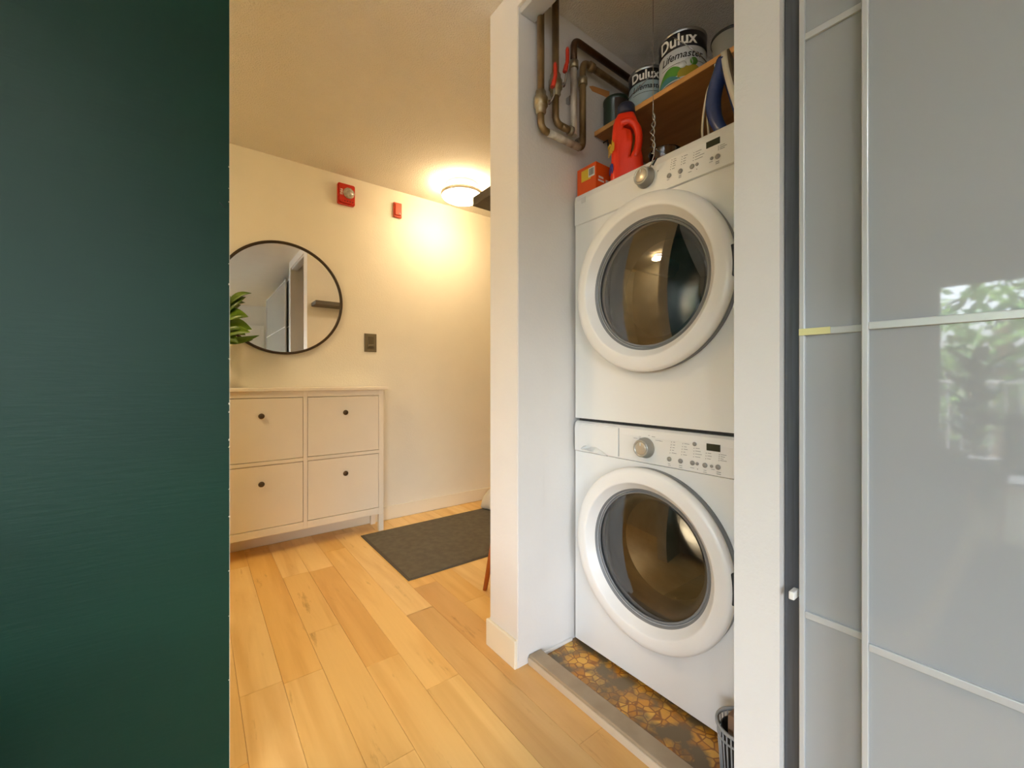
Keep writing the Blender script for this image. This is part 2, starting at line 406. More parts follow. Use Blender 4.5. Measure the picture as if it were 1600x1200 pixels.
def wrap(bm, c, R, ang, z, lift=0.0015):
    """wrap flat x-y lettering round an upright cylinder; reads left to right from outside"""
    for v in bm.verts:
        a = ang + v.co.x / R; rr = R + lift + v.co.z
        v.co = Vector((c[0] + rr * math.cos(a), c[1] + rr * math.sin(a), z + v.co.y))
    return bm

# ================================================================== THE SETTING
ZC = 2.535                     # ceiling height
# subfloor and planks
fl = struct('floor', B(-4.6, 3.5, -3.6, 3.2, -0.12, -0.018), 'slab')
PW = 0.129
tones = [rgb(242, 203, 130), rgb(239, 198, 123), rgb(245, 208, 140), rgb(236, 193, 116), rgb(242, 202, 128), rgb(247, 212, 146)]
amber = rgb(233, 187, 110); tan_ = rgb(220, 180, 116)
known = {0: [(1.65, 3.05)], 2: [(1.56, 2.52)], 3: [(1.319, 2.75)], 4: [(0.62, 1.785), (1.785, 3.0)]}
plank_meshes = {}
def plank_mesh(L):
    L = round(L, 2)
    if L not in plank_meshes:
        bm = bmesh.new(); w = PW - 0.0004; g = 0.0004
        # top with a small chamfer so that joints read as recessed
        c = 0.0009
        lo = [(g, g, -0.016), (w, g, -0.016), (w, L - g, -0.016), (g, L - g, -0.016)]
        md = [(g, g, -c), (w, g, -c), (w, L - g, -c), (g, L - g, -c)]
        up = [(g + c, g + c, 0), (w - c, g + c, 0), (w - c, L - g - c, 0), (g + c, L - g - c, 0)]
        R = [[bm.verts.new(p) for p in r] for r in (lo, md, up)]
        for a, b in zip(R, R[1:]):
            for k in range(4): bm.faces.new([a[k], a[(k + 1) % 4], b[(k + 1) % 4], b[k]])
        bm.faces.new(R[-1])
        bmesh.ops.recalc_face_normals(bm, faces=bm.faces)
        me = bpy.data.meshes.new('plank'); bm.to_mesh(me); bm.free(); me.materials.append(M['plank'])
        plank_meshes[L] = me
    return plank_meshes[L]
def add_plank(x, y0, y1, col):
    o = bpy.data.objects.new('plank', plank_mesh(y1 - y0)); COL.objects.link(o); o.parent = fl
    o.location = (x, y0, 0); o.color = (*col, 1)
rest = bmesh.new()
k0 = -36
for k in range(k0, 25):
    x = 0.25 + PW * k
    if x + PW > 3.4: break
    near = x > -1.1
    fixed = known.get(k, [])
    ymax = 3.10 if x > -1.3 else 1.2
    ymin = -3.5
    cuts = []
    if fixed:
        y = fixed[0][0]
        ys = [fixed[0][0]] + [b for a, b in fixed]
    else:
        y = 0.4 + random.random() * 0.9; ys = [y]
    while ys[-1] < ymax - 0.25: ys.append(ys[-1] + random.choice((0.62, 0.78, 0.96, 1.15)))
    ys[-1] = min(ys[-1], ymax)
    if ys[-1] < ymax: ys.append(ymax)
    while ys[0] > ymin + 0.25: ys.insert(0, ys[0] - random.choice((0.72, 0.96, 1.15)))
    ys[0] = ymin
    for a, b in zip(ys, ys[1:]):
        if b - a < 0.02: continue
        if 0.92 < x + PW / 2 and b < 1.3 and x > 0.98: continue      # under the wardrobe and closet
        col = random.choice(tones)
        j = random.random() * 0.08 + 0.96; col = tuple(c * j for c in col)
        mid = (a + b) / 2
        if k == 2 and abs(a - 1.56) < 0.01: col = amber
        if k == 4 and b < 1.8 and b > 1.7: col = tan_
        if k == 5 and mid < 1.6: col = rgb(222, 178, 112)
        if k == 0 and abs(a - 1.65) < 0.01: col = rgb(238, 194, 116)
        if near and b > -0.6: add_plank(x, a, b, col)
        else: box(rest, x, x + PW - 0.001, a, b - 0.001, -0.016, 0.0)
ro = obj('plank', rest, 'plank', fl); ro['kind'] = 'stuff'; ro.color = (*tones[0], 1)

cf = bmesh.new(); box(cf, 1.06, 1.95, 0.433, 1.21, -0.018, 0.003)
struct('floor', cf, 'vinyl')

ce = struct('ceiling', B(-4.6, 3.5, -3.6, 3.2, ZC, ZC + 0.12), 'ceiling')

def wall(name, m, *a):
    return struct(name, B(*a), m)
wall('wall_hall', 'wall_warm', -1.3, 3.5, 3.11, 3.22, -0.02, ZC)
wall('wall_hall_end', 'wall_warm', 3.4, 3.5, 1.386, 3.11, -0.02, ZC)
wall('wall_hall_left', 'wall_warm', -1.4, -1.3, 1.35, 3.22, -0.02, ZC)
wall('wall_partition', 'wall_white', 0.95, 3.5, 1.21, 1.386, -0.02, ZC)
gw = bmesh.new(); box(gw, -4.5, 0.067, 1.2, 1.35, -0.02, ZC)
GW = struct('wall_green', gw, 'green')
obj('wall_end', B(0.0665, 0.0682, 1.2012, 1.35, 0.0, ZC), 'wall_warm', GW, 'cream painted end of the green wall')
# worn paint edge with chips down the corner of the green wall
ch = bmesh.new()
for z in [0.35, 0.62, 0.9, 0.92, 1.02, 1.12, 1.3, 1.34, 1.5, 1.52, 1.58, 0.75, 0.8, 0.5, 1.0]:
    z += random.uniform(-0.01, 0.01); h = random.uniform(0.002, 0.006)
    extrude_poly(ch, [(1.1993, z), (1.2012, z + h), (1.2022, z), (1.2010, z - h)], 0.0655, 0.0677 + random.random() * 0.0008, 'yz')
co = obj('paint_chip', ch, 'raw_edge', GW); co['kind'] = 'stuff'
# small scratches on the green wall
sc2 = bmesh.new()
p0 = px(343, 316, Y=1.2); p1 = px(353, 325, Y=1.2)
tube(sc2, [p0, (p0 + p1) / 2 + Vector((0, 0, -0.001)), p1], 0.0008, 5)
obj('scratch', sc2, 'can_black', GW)
wall('wall_closet_right', 'wall_white', 0.95, 1.95, 0.343, 0.433, -0.02, ZC)
wall('wall_closet_back', 'wall_white', 1.95, 2.05, 0.343, 1.21, -0.02, ZC)
wall('wall_closet_header', 'wall_white', 0.95, 1.04, 0.433, 1.21, 2.45, ZC)
wall('wall_wardrobe_back', 'wall_white', 1.62, 1.72, -3.5, 0.343, -0.02, ZC)
# outer walls with the window openings
wb = bmesh.new()
box(wb, -4.6, -4.5, 0.82, 1.35, -0.02, ZC); box(wb, -4.6, -4.5, -3.6, -2.5, -0.02, ZC); box(wb, -4.6, -4.5, -2.5, 0.82, 2.12, ZC)
struct('wall_window', wb, 'wall_white')
wb = bmesh.new()
box(wb, -4.5, -3.9, -3.6, -3.5, -0.02, ZC); box(wb, -0.3, 1.62, -3.6, -3.5, -0.02, ZC)
box(wb, -3.9, -0.3, -3.6, -3.5, -0.02, 0.3); box(wb, -3.9, -0.3, -3.6, -3.5, 2.2, ZC)
struct('wall_back', wb, 'wall_white')
# a plain door in the back wall, seen small in the mirror
dj = bmesh.new(); box(dj, 0.28, 0.34, -3.5, -3.47, 0, 2.08, 0.003); box(dj, 1.06, 1.12, -3.5, -3.47, 0, 2.08, 0.003); box(dj, 0.28, 1.12, -3.5, -3.47, 2.08, 2.14, 0.003)
D2 = struct('door_2', B(0.34, 1.06, -3.5, -3.475, 0.005, 2.08, 0.002), 'trim')
obj('door_frame', dj, 'trim', D2)
hb = bmesh.new(); lathe(hb, [(0, 0.05), (0.02, 0.05), (0.026, 0.035), (0.012, 0.02), (0.012, 0)], (0.40, -3.475, 1.0), 'y', 16); obj('door_handle', hb, 'steel', D2)

# baseboards
def base(name, m, x0, x1, y0, y1, h=0.095):
    return struct(name, B(x0, x1, y0, y1, 0, h, 0.003, 2), m)
base('baseboard_hall', 'trim_warm', -1.3, 3.4, 3.098, 3.11, 0.10)
bm = bmesh.new(); box(bm, 0.937, 0.95, 1.209, 1.399, 0, 0.105, 0.003); box(bm, 0.95, 3.4, 1.386, 1.399, 0, 0.105, 0.003)
struct('baseboard_partition', bm, 'trim_warm')
base('baseboard_hall_end', 'trim', 3.387, 3.4, 1.399, 3.098, 0.10)

# closet trims
bm = bmesh.new(); box(bm, 0.952, 1.075, 1.2065, 1.21, 0.03, 2.45); struct('trim_1', bm, 'wall_white')
bm = bmesh.new(); box(bm, 1.075, 1.23, 1.200, 1.21, 0.003, 0.014, 0.002); struct('trim_2', bm, 'trim')
s = bmesh.new(); box(s, 1.0, 1.06, 0.433, 1.205, -0.018, 0.035, 0.004)
S_ = struct('trim_3', s, 'sill')
bm = bmesh.new(); box(bm, 0.996, 1.003, 0.433, 1.204, 0.0, 0.026, 0.002); obj('sill_edging', bm, mat('sill_edge', rgb(200, 184, 160), 0.4), S_)
bm = bmesh.new(); box(bm, 0.96, 1.03, 0.44, 1.205, 2.425, 2.45, 0.002); struct('trim_4', bm, 'alu')

# the hall's entry door at the far right end
D = struct('door_1', B(3.36, 3.40, 1.75, 2.65, 0.005, 2.07, 0.003), 'trim')
hb = bmesh.new(); lathe(hb, [(0, 0.06), (0.022, 0.06), (0.028, 0.04), (0.012, 0.02), (0.03, 0.004), (0.03, 0)], (3.36, 1.83, 0.98), '-x', 20); obj('door_handle', hb, 'steel', D)
for a in ((1.68, 1.75, 0, 2.14), (2.65, 2.72, 0, 2.14), (1.75, 2.65, 2.07, 2.14)):
    obj('door_frame', B(3.375, 3.40, a[0], a[1], a[2], a[3], 0.003), 'trim', D)

# patio door (window_1) and back window (window_2)
W1 = struct('window_1', B(-4.59, -4.51, -2.5, 0.82, 0.0, 0.05), 'trim')
for y0, y1, z0, z1 in ((-2.5, -2.44, 0.05, 2.12), (0.76, 0.82, 0.05, 2.12), (-0.88, -0.81, 0.05, 2.06), (-2.44, 0.76, 2.06, 2.12)):
    obj('window_frame', B(-4.58, -4.52, y0, y1, z0, z1, 0.003), 'trim', W1)
for y0, y1 in ((-2.44, -0.88), (-0.81, 0.76)):
    obj('pane', B(-4.553, -4.547, y0, y1, 0.05, 2.06), 'pane', W1)
W2 = struct('window_2', B(-3.9, -0.3, -3.62, -3.46, 0.27, 0.3), 'trim')
for x0, x1, z0, z1 in ((-3.9, -3.84, 0.3, 2.2), (-0.36, -0.3, 0.3, 2.2), (-2.13, -2.07, 0.3, 2.2), (-3.84, -0.36, 2.14, 2.2)):
    obj('window_frame', B(x0, x1, -3.58, -3.52, z0, z1, 0.003), 'trim', W2)
for x0, x1 in ((-3.84, -2.13), (-2.07, -0.36)):
    obj('pane', B(x0, x1, -3.553, -3.547, 0.3, 2.14), 'pane', W2)

# ================================================================== WARDROBE (sliding white glass doors)
WR = thing('sliding_wardrobe', 'tall wardrobe with sliding white glass doors at the right edge', 'wardrobe', (1.0, -0.6, 0))
b = bmesh.new(); box(b, 1.0, 1.60, -1.58, 0.325, 0.0, 2.40)
obj('carcass', b, 'alu', WR)
obj('side_strip', B(0.972, 0.999, 0.300, 0.342, 0.0, 2.42, 0.002), 'dark_strip', WR, 'dark grey upright strip')
bars = [0.012, 0.607, 1.163, 1.745, 2.34]
def slide_door(x, y0, y1, th=0.022):
    d = obj('sliding_door', B(x + th * 0.62, x + th * 0.9, y0 + 0.004, y1 - 0.004, 0.015, 2.355), 'alu', WR)
    for a in (y0, y1 - 0.0095):
        obj('door_stile', B(x, x + th, a, a + 0.0095, 0.012, 2.36, 0.0015), 'alu', d)
    for z in bars:
        obj('door_bar', B(x + 0.001, x + th - 0.001, y0 + 0.0095, y1 - 0.0095, z - 0.0065, z + 0.0065, 0.0012), 'alu', d)
    for z0, z1 in zip(bars, bars[1:]):
        obj('glass_panel', B(x + 0.006, x + 0.012, y0 + 0.009, y1 - 0.009, z0 + 0.006, z1 - 0.006), 'glass_white', d)
    return d
d1 = slide_door(0.955, -0.62, 0.3105)
d2 = slide_door(0.925, -1.56, 0.2065, 0.018)
# yellowed tape on the upper bar and a little bumper
p = px(1242, 507, X=0.953)
a, c_ = px(1242.5, 512, X=0.953), px(1297, 500, X=0.953)
obj('tape', B(0.9535, 0.955, c_.y, 0.3100, 1.157, 1.170), 'yellow_tape', d1, 'yellowed strip of tape on the bar')
p = px(1239, 930, X=0.950)
obj('bumper', B(0.944, 0.972, p.y - 0.004, p.y + 0.006, p.z - 0.008, p.z + 0.008, 0.002), 'white_print', d1, 'small white stopper')

# ================================================================== MACHINES
Y0, Y1, XF = 0.507, 1.190, 1.236
YM = 0.838
def plate_with_hole(bm, x, yc, zc, R, y0, y1, z0, z1, th=0.012, n=96):
    angs = [2 * PI * i / n for i in range(n)]
    for cy, cz in ((y0, z0), (y0, z1), (y1, z0), (y1, z1)): angs.append(math.atan2(cz - zc, cy - yc) % (2 * PI))
    angs = sorted(set(round(a, 6) for a in angs))
    def outer(a):
        c, s = math.cos(a), math.sin(a); ts = []
        if c > 1e-9: ts.append((y1 - yc) / c)
        if c < -1e-9: ts.append((y0 - yc) / c)
        if s > 1e-9: ts.append((z1 - zc) / s)
        if s < -1e-9: ts.append((z0 - zc) / s)
        t = min(ts); return yc + c * t, zc + s * t
    rows = []
    for a in angs:
        o = outer(a); rows.append([bm.verts.new((xx, *p)) for xx in (x, x + th) for p in ((yc + R * math.cos(a), zc + R * math.sin(a)), o)])
    m = len(rows)
    for i in range(m):
        A, Bv = rows[i], rows[(i + 1) % m]
        bm.faces.new([A[0], Bv[0], Bv[1], A[1]]); bm.faces.new([A[2], A[3], Bv[3], Bv[2]])
        bm.faces.new([A[1], Bv[1], Bv[3], A[3]]); bm.faces.new([A[0], A[2], Bv[2], Bv[0]])

def machine(kind, label, zb, zt, zc, glass, zpanel):
    R = thing(kind, label, 'washing machine' if kind == 'front_load_washer' else 'dryer', (1.55, (Y0 + Y1) / 2, zb))
    c = Vector((0, YM, zc))
    # cabinet: top, bottom, two sides, back
    b = bmesh.new()
    z0 = zb + (0.02 if zb < 0.1 else 0.0)
    box(b, XF + 0.004, 1.925, Y0, Y0 + 0.01, z0, zt - 0.002, 0.003); box(b, XF + 0.004, 1.925, Y1 - 0.01, Y1, z0, zt - 0.002, 0.003)
    box(b, XF + 0.03, 1.925, Y0, Y1, zt - 0.014, zt, 0.003); box(b, XF + 0.004, 1.925, Y0, Y1, z0, z0 + 0.012, 0.003); box(b, 1.912, 1.925, Y0, Y1, z0, zt, 0.003)
    obj('cabinet', b, 'appliance', R)
    b = bmesh.new(); plate_with_hole(b, XF, YM, zc, 0.215, Y0, Y1, z0, zpanel - 0.0012)
    obj('front_panel', b, 'appliance', R)
    if zb < 0.1:
        for x in (1.28, 1.86):
            for y in (Y0 + 0.05, Y1 - 0.05):
                b = bmesh.new(); lathe(b, [(0, 0.0032), (0.02, 0.0032), (0.02, 0.012), (0.008, 0.012), (0.008, z0), (0, z0)], (x, y, 0), 'z', 14); obj('foot', b, 'black', R)
    # control panel: a fascia leaning back at the top
    b = bmesh.new()
    prof = [(XF + 0.0, zpanel), (XF - 0.004, zpanel + 0.003), (XF - 0.005, zt - 0.03), (XF - 0.001, zt - 0.008), (XF + 0.010, zt), (XF + 0.05, zt + 0.001), (XF + 0.05, zpanel)]
    extrude_poly(b, prof, Y0, Y1, 'xz')
    cp = obj('control_panel', b, 'appliance', R)
    # the door: raised ring with a sloping throat
    b = bmesh.new()
    pr = [(0.289, 0.028), (0.2955, 0.030), (0.2965, 0.040), (0.2945, 0.049), (0.288, 0.0545), (0.275, 0.057), (0.260, 0.0585), (0.250, 0.0588), (0.2465, 0.0578),
          (0.2445, 0.0555), (0.232, 0.040), (0.220, 0.026), (0.2145, 0.020), (0.2135, 0.018), (0.2135, 0.008)]
    lathe(b, pr, (XF, YM, zc), '-x', 112, closed=True)
    dr = obj('door', b, 'door_plastic', R)
    b = bmesh.new(); lathe(b, [(0.216, 0.001), (0.293, 0.001), (0.2935, 0.0295), (0.216, 0.0295)], (XF, YM, zc), '-x', 96, closed=True)
    obj('door_seal', b, 'grey_side', dr, 'dark grey band behind the door ring')
    # handle notch in the right side of the ring
    b = bmesh.new(); box(b, XF - 0.050, XF - 0.018, YM - 0.2985, YM - 0.280, zc - 0.045 + 0.01, zc + 0.045 + 0.01, 0.004)
    obj('handle_recess', b, 'dark_gap', dr, 'dark grip slot in the door rim')
    # window glass, domed
    b = bmesh.new(); g = []
    for i in range(13):
        r = 0.211 * i / 12; g.append((r, 0.040 - 0.024 * (i / 12) ** 2))
    lathe(b, g, (XF, YM, zc), '-x', 72)
    bmesh.ops.recalc_face_normals(b, faces=b.faces); b.faces.ensure_lookup_table()
    if sum(f.normal.x for f in b.faces) > 0: bmesh.ops.reverse_faces(b, faces=b.faces)      # the glass faces out of the machine
    obj('door_glass', b, glass, dr, flat=True)
    b = bmesh.new(); lathe(b, [(0.2050, 0.0170), (0.2065, 0.0205), (0.2146, 0.0212), (0.2146, 0.0125)], (XF, YM, zc), '-x', 96, closed=True); obj('glass_bezel', b, 'grey_side', dr, 'dark grey rim around the door glass')
    # the bowl's grey rim and the drum
    b = bmesh.new()
    lathe(b, [(0.2105, -0.012), (0.200, 0.0), (0.186, -0.004), (0.176, -0.03), (0.172, -0.09)], (XF, YM, zc), '-x', 72)
    obj('inner_rim', b, 'gasket', R)
    b = bmesh.new()
    lathe(b, [(0.172, -0.09), (0.25, -0.10), (0.262, -0.13), (0.262, -0.52), (0.24, -0.56), (0.08, -0.57), (0, -0.55)], (XF, YM, zc), '-x', 64)
    dm = obj('drum', b, 'drum', R)
    for k in range(3):
        a = 0.7 + k * 2 * PI / 3; b = bmesh.new()
        yy, zz = YM + 0.235 * math.cos(a), zc + 0.235 * math.sin(a)
        rings = []
        for x in (XF + 0.14, XF + 0.18, XF + 0.44, XF + 0.48):
            w = 0.03 if x in (XF + 0.14, XF + 0.48) else 0.045
            hgt = 0.01 if w == 0.03 else 0.04
            n_ = Vector((0, -math.cos(a), -math.sin(a))); t_ = Vector((0, -math.sin(a), math.cos(a)))
            o_ = Vector((x, YM + 0.262 * math.cos(a), zc + 0.262 * math.sin(a)))
            rings.append([o_ - t_ * w, o_ - t_ * w * 0.4 + n_ * hgt, o_ + t_ * w * 0.4 + n_ * hgt, o_ + t_ * w])
        loft(b, rings); obj('drum_paddle', b, 'gasket', dm)
    return R, cp

WASH, wcp = machine('front_load_washer', 'white front-loading washer standing on the closet floor under the dryer', 0.0, 0.903, 0.476, 'door_glass', 0.782)
DRY, dcp = machine('stacked_dryer', 'white front-loading dryer stacked on top of the washer', 0.915, 1.818, 1.392, 'dryer_glass', 1.693)
b = bmesh.new(); box(b, XF + 0.012, 1.90, Y0 + 0.012, Y1 - 0.012, 0.9048, 0.9142); obj('stacking_kit', b, 'dark_gap', DRY, 'dark gap strip between the two machines')

XP = XF - 0.0052
def knob_at(u, v, R_, parent):
    c = px(u, v, X=XP)
    b = bmesh.new(); lathe(b, [(0, 0.0), (R_ * 1.12, 0.0), (R_ * 1.12, 0.004), (R_, 0.006), (R_ * 0.94, 0.027), (R_ * 0.86, 0.030), (R_ * 0.74, 0.0295), (R_ * 0.70, 0.0275), (0, 0.0285)], c, '-x', 48)
    k = obj('dial_knob', b, 'knob', parent, 'round silver dial knob')
    b = bmesh.new(); lathe(b, [(0, 0.0300), (R_ * 0.6, 0.0294), (R_ * 0.69, 0.0282), (R_ * 0.69, 0.0275)], c, '-x', 40); obj('knob_face', b, 'knob_face', k)
    b = bmesh.new(); box(b, c.x - 0.0315, c.x - 0.0298, c.y - R_ * 0.05, c.y + R_ * 0.05, c.z + R_ * 0.3, c.z + R_ * 0.62); obj('pointer', b, 'white_print', k)
def button(u, v, r, parent):
    c = px(u, v, X=XP); b = bmesh.new(); lathe(b, [(r, 0), (r, 0.0016), (r * 0.8, 0.0026), (0, 0.0028)], c, '-x', 20); obj('button', b, 'button', parent)
def marks(lst, parent, m, name='panel_print'):
    """thin printed marks: dots (u,v,w,h) in photo pixels on the fascia plane"""
    b = bmesh.new()
    for u, v, w, h in lst:
        c = px(u, v, X=XP); s_ = 0.00207 * 1.0
        box(b, XP - 0.0006, XP + 0.0002, c.y - w * s_ / 2, c.y + w * s_ / 2, c.z - h * s_ / 2, c.z + h * s_ / 2)
    obj(name, b, m, parent)['kind'] = 'stuff'
knob_at(1008.5, 699.5, 0.0315, wcp); knob_at(1009, 278, 0.0315, dcp)
for u, v, r in ((1045.7, 717.3, .0075), (1063.3, 720.3, .0075), (1082, 723.4, .0075), (1089.5, 724.6, .005), (1101.5, 727, .0075), (1112, 728.5, .0045), (1122, 730, .0075), (1085.3, 693.8, .0065)):
    button(u, v, r, wcp)
for u, v, r in ((1045.5, 274.5, .0075), (1063.2, 267.4, .0075), (1081.5, 260.2, .0075), (1089.2, 256.8, .005), (1112.3, 247.5, .005), (1121.3, 244.5, .0075)):
    button(u, v, r, dcp)
def lcd(u0, u1, v0, v1, parent):
    a = px(u0, (v0 + v1) / 2, X=XP); c = px(u1, (v0 + v1) / 2, X=XP); t = px((u0 + u1) / 2, v0, X=XP); d = px((u0 + u1) / 2, v1, X=XP)
    obj('display', B(XP - 0.0012, XP + 0.002, c.y, a.y, d.z, t.z, 0.0005), 'lcd', parent, 'small dark display window')
lcd(1104, 1125.5, 694, 705, wcp); lcd(1103.5, 1125, 218, 228, dcp)
D_, T_ = [], []
def col_(u, vs, du, lens, slope=0.08):
    for i, v in enumerate(vs):
        uu = u + du * i
        D_.append((uu, v, 0.8, 0.8)); L_ = lens[i % len(lens)]; T_.append((uu + 2.5 + L_ / 2, v + (2.5 + L_ / 2) * slope, L_, 0.55))
col_(1049.5, [690.7, 695, 699.2, 703.3, 707.7], -0.65, [3, 3.5, 3.2, 3, 8]); col_(1066.8, [693.3, 697.8, 701.8, 706, 710.5], -0.5, [8, 4, 6, 3, 6])
col_(1084.5, [700.2, 704.8, 709.3, 713.7], -0.3, [6, 8, 10, 8]); col_(1103.5, [708, 712.3, 716.7], -0.4, [5, 6, 5]); col_(1124, [710.5, 713.6, 716.7, 719.7], -0.2, [8, 6, 4, 9])
T_ += [(1045.5, 724.5, 4, .5), (1046, 727, 4, .5), (1063.5, 727.5, 5, .6), (1063.5, 730.5, 5, .6), (1081.5, 731, 6, .5), (1101.5, 735, 4, .5), (1101.5, 738, 5, .5), (1114, 733.5, 5, .5), (1123, 738, 6, .8), (1123, 741, 6, .8)]
T_ += [(1000, 684.5, 5, .5), (993, 684.6, 8, .5), (1014, 680.5, 3, .5), (1021, 682.5, 6, .6), (1028, 688.5, 9, .5), (1033, 689.5, 5, .4), (1000, 682, 4, .4)]
D_ += [(1090, 733, 0.9, .9)]
T_ += [(928, 687.5, 8, .6), (937, 689.3, 7, .6)]
marks(D_, wcp, 'print_dark'); marks(T_, wcp, 'print')
D_, T_ = [], []
col_(1050, [250, 253.5, 257, 260.8, 265], -0.6, [4, 5, 4, 5, 4], -0.42); col_(1066, [245, 249, 253, 257], -0.5, [6, 4, 4, 4], -0.42)
col_(1084.5, [238.5, 242.5, 246.5, 250.8], -0.4, [9, 7, 14, 12], -0.42); col_(1122.6, [228.5, 231.3, 234], 0, [7, 10, 7], -0.42)
T_ += [(1044, 281, 4, .5), (1062.5, 274.5, 4, .5), (1062.5, 277, 4, .5), (1078, 268.5, 5, .5), (1111, 252.8, 5, .5), (1121, 252.4, 5, .9), (1121, 255, 5, .8), (1028, 267, 2, .8), (990.5, 277.5, 3, .5)]
D_ += [(1088.7, 264.3, 0.9, .9)]
marks(D_, dcp, 'print_dark'); marks(T_, dcp, 'print')
# pale square badges in the top left corners
for u, v, pr_ in ((911.5, 669.5, wcp), (911.5, 312.5, dcp)):
    c = px(u, v, X=XP); obj('badge', B(XP - 0.0009, XP + 0.0002, c.y - 0.011, c.y + 0.011, c.z - 0.011, c.z + 0.011), mat('badge_grey', rgb(214, 213, 210), 0.4), pr_)
# detergent drawer of the washer: outline seam and scooped handle
dw0, dw1 = px(903, 700, X=XP).y, px(967, 700, X=XP).y
seam = bmesh.new(); box(seam, XP - 0.0004, XP + 0.0002, dw1 - 0.0008, dw1 + 0.0008, 0.79, 0.893)
DW = obj('detergent_drawer', B(XP - 0.002, XP + 0.004, dw1 + 0.002, Y1 - 0.004, 0.787, 0.892, 0.0015), 'appliance', wcp)
def scoop():
    """cutter for the grip: crescent whose floor rises towards the back"""
    b = bmesh.new()
    top = [(908, 700), (912, 696.5), (921, 695.5), (930, 698), (940, 704), (948, 710), (953, 718.5)]
    bot = [(909, 702), (917, 704.5), (926, 708.5), (935, 712.5), (942, 716), (948, 718.5), (953, 720)]
    A = [px(u, v, X=XP) for u, v in top]; C = [px(u, v, X=XP) for u, v in bot]
    ring = A + C[::-1]; n = len(top)
    front = [Vector((XP - 0.008, p.y, p.z)) for p in ring]
    back = [Vector((XP + 0.020, p.y, p.z)) for p in A] + [Vector((XP + 0.020, c.y, a.z * 0.75 + c.z * 0.25)) for a, c in zip(A, C)][::-1]
    loft(b, [front, back], smooth=False); return b
cutter = obj('cut', scoop(), 'appliance')
for tgt in (DW, wcp):
    md = tgt.modifiers.new('b', 'BOOLEAN'); md.object = cutter; md.operation = 'DIFFERENCE'; md.solver = 'EXACT'
    bpy.context.view_layer.update()
    me = bpy.data.meshes.new_from_object(tgt.evaluated_get(bpy.context.evaluated_depsgraph_get()))
    tgt.modifiers.clear(); tgt.data = me
bpy.data.objects.remove(cutter)
obj('drawer_seam', seam, 'print', wcp)

# ================================================================== SHOE CABINET
CX0, CX1, CYF, CYB = 0.055, 1.070, 2.898, 3.097
CB = thing('shoe_cabinet', 'slim white four-door shoe cabinet below the round mirror', 'cabinet', ((CX0 + CX1) / 2, 3.0, 0))
obj('top', B(CX0 - 0.025, CX1 + 0.025, CYF - 0.018, CYB, 0.998, 1.018, 0.003), 'cab_white', CB)
b = bmesh.new()
box(b, CX0, CX0 + 0.016, CYF + 0.02, CYB, 0.12, 0.998); box(b, CX1 - 0.016, CX1, CYF + 0.02, CYB, 0.12, 0.998)
box(b, CX0 + 0.016, CX1 - 0.016, CYF + 0.03, CYB, 0.15, 0.165); box(b, CX0 + 0.016, CX1 - 0.016, CYF + 0.03, CYB, 0.55, 0.565)
box(b, CX0 + 0.016, CX1 - 0.016, CYB - 0.008, CYB, 0.13, 0.998)
obj('carcass', b, 'cab_white', CB)
b = bmesh.new()   # face frame
ZD = [(0.170, 0.549), (0.577, 0.956)]; XD = [(0.092, 0.549), (0.577, 1.034)]
box(b, CX0, XD[0][0] - 0.002, CYF, CYF + 0.02, 0.12, 0.998, 0.002); box(b, XD[1][1] + 0.002, CX1, CYF, CYF + 0.02, 0.12, 0.998, 0.002)
box(b, XD[0][1] + 0.002, XD[1][0] - 0.002, CYF, CYF + 0.02, 0.122, 0.998, 0.002)
for x0, x1 in XD:
    box(b, x0 - 0.002, x1 + 0.002, CYF, CYF + 0.02, 0.122, 0.167, 0.002); box(b, x0 - 0.002, x1 + 0.002, CYF, CYF + 0.02, 0.552, 0.574, 0.002); box(b, x0 - 0.002, x1 + 0.002, CYF, CYF + 0.02, 0.959, 0.998, 0.002)
obj('face_frame', b, 'cab_white', CB)
for x0 in (CX0, CX1 - 0.034):
    for y0 in (CYF, CYB - 0.03):
        obj('leg', B(x0, x0 + 0.034, y0, y0 + 0.03, 0.0, 0.12, 0.002), 'cab_white', CB)
for x0, x1 in XD:
    for z0, z1 in ZD:
        dd = obj('door', B(x0, x1, CYF + 0.003, CYF + 0.02, z0, z1, 0.002), 'cab_white', CB)
        xk = (x0 + x1) / 2
        b = bmesh.new(); lathe(b, [(0, 0.028), (0.009, 0.0275), (0.0155, 0.024), (0.017, 0.019), (0.013, 0.014), (0.006, 0.01), (0.006, 0.002), (0.010, 0)], (xk, CYF + 0.003, z1 - 0.106), '-y', 24)
        obj('knob', b, 'bronze_knob', dd, 'round antique bronze knob')

# ================================================================== ROUND MIRROR
MC = Vector((0.470, 3.11, 1.607)); MR = 0.372
MI = thing('round_mirror', 'round wall mirror with a thin dark bronze frame above the white cabinet', 'mirror', MC)
b = bmesh.new(); lathe(b, [(MR - 0.016, 0.001), (MR, 0.001), (MR, 0.024), (MR - 0.003, 0.027), (MR - 0.013, 0.027), (MR - 0.016, 0.024)], MC, '-y', 128, closed=True)
obj('frame', b, 'black_metal', MI)
b = bmesh.new(); lathe(b, [(0, 0.016), (MR - 0.0165, 0.016), (MR - 0.0165, 0.003), (0, 0.003)], MC, '-y', 96)
mo = obj('mirror_glass', b, 'mirror', MI)
for f in mo.data.polygons: f.use_smooth = False

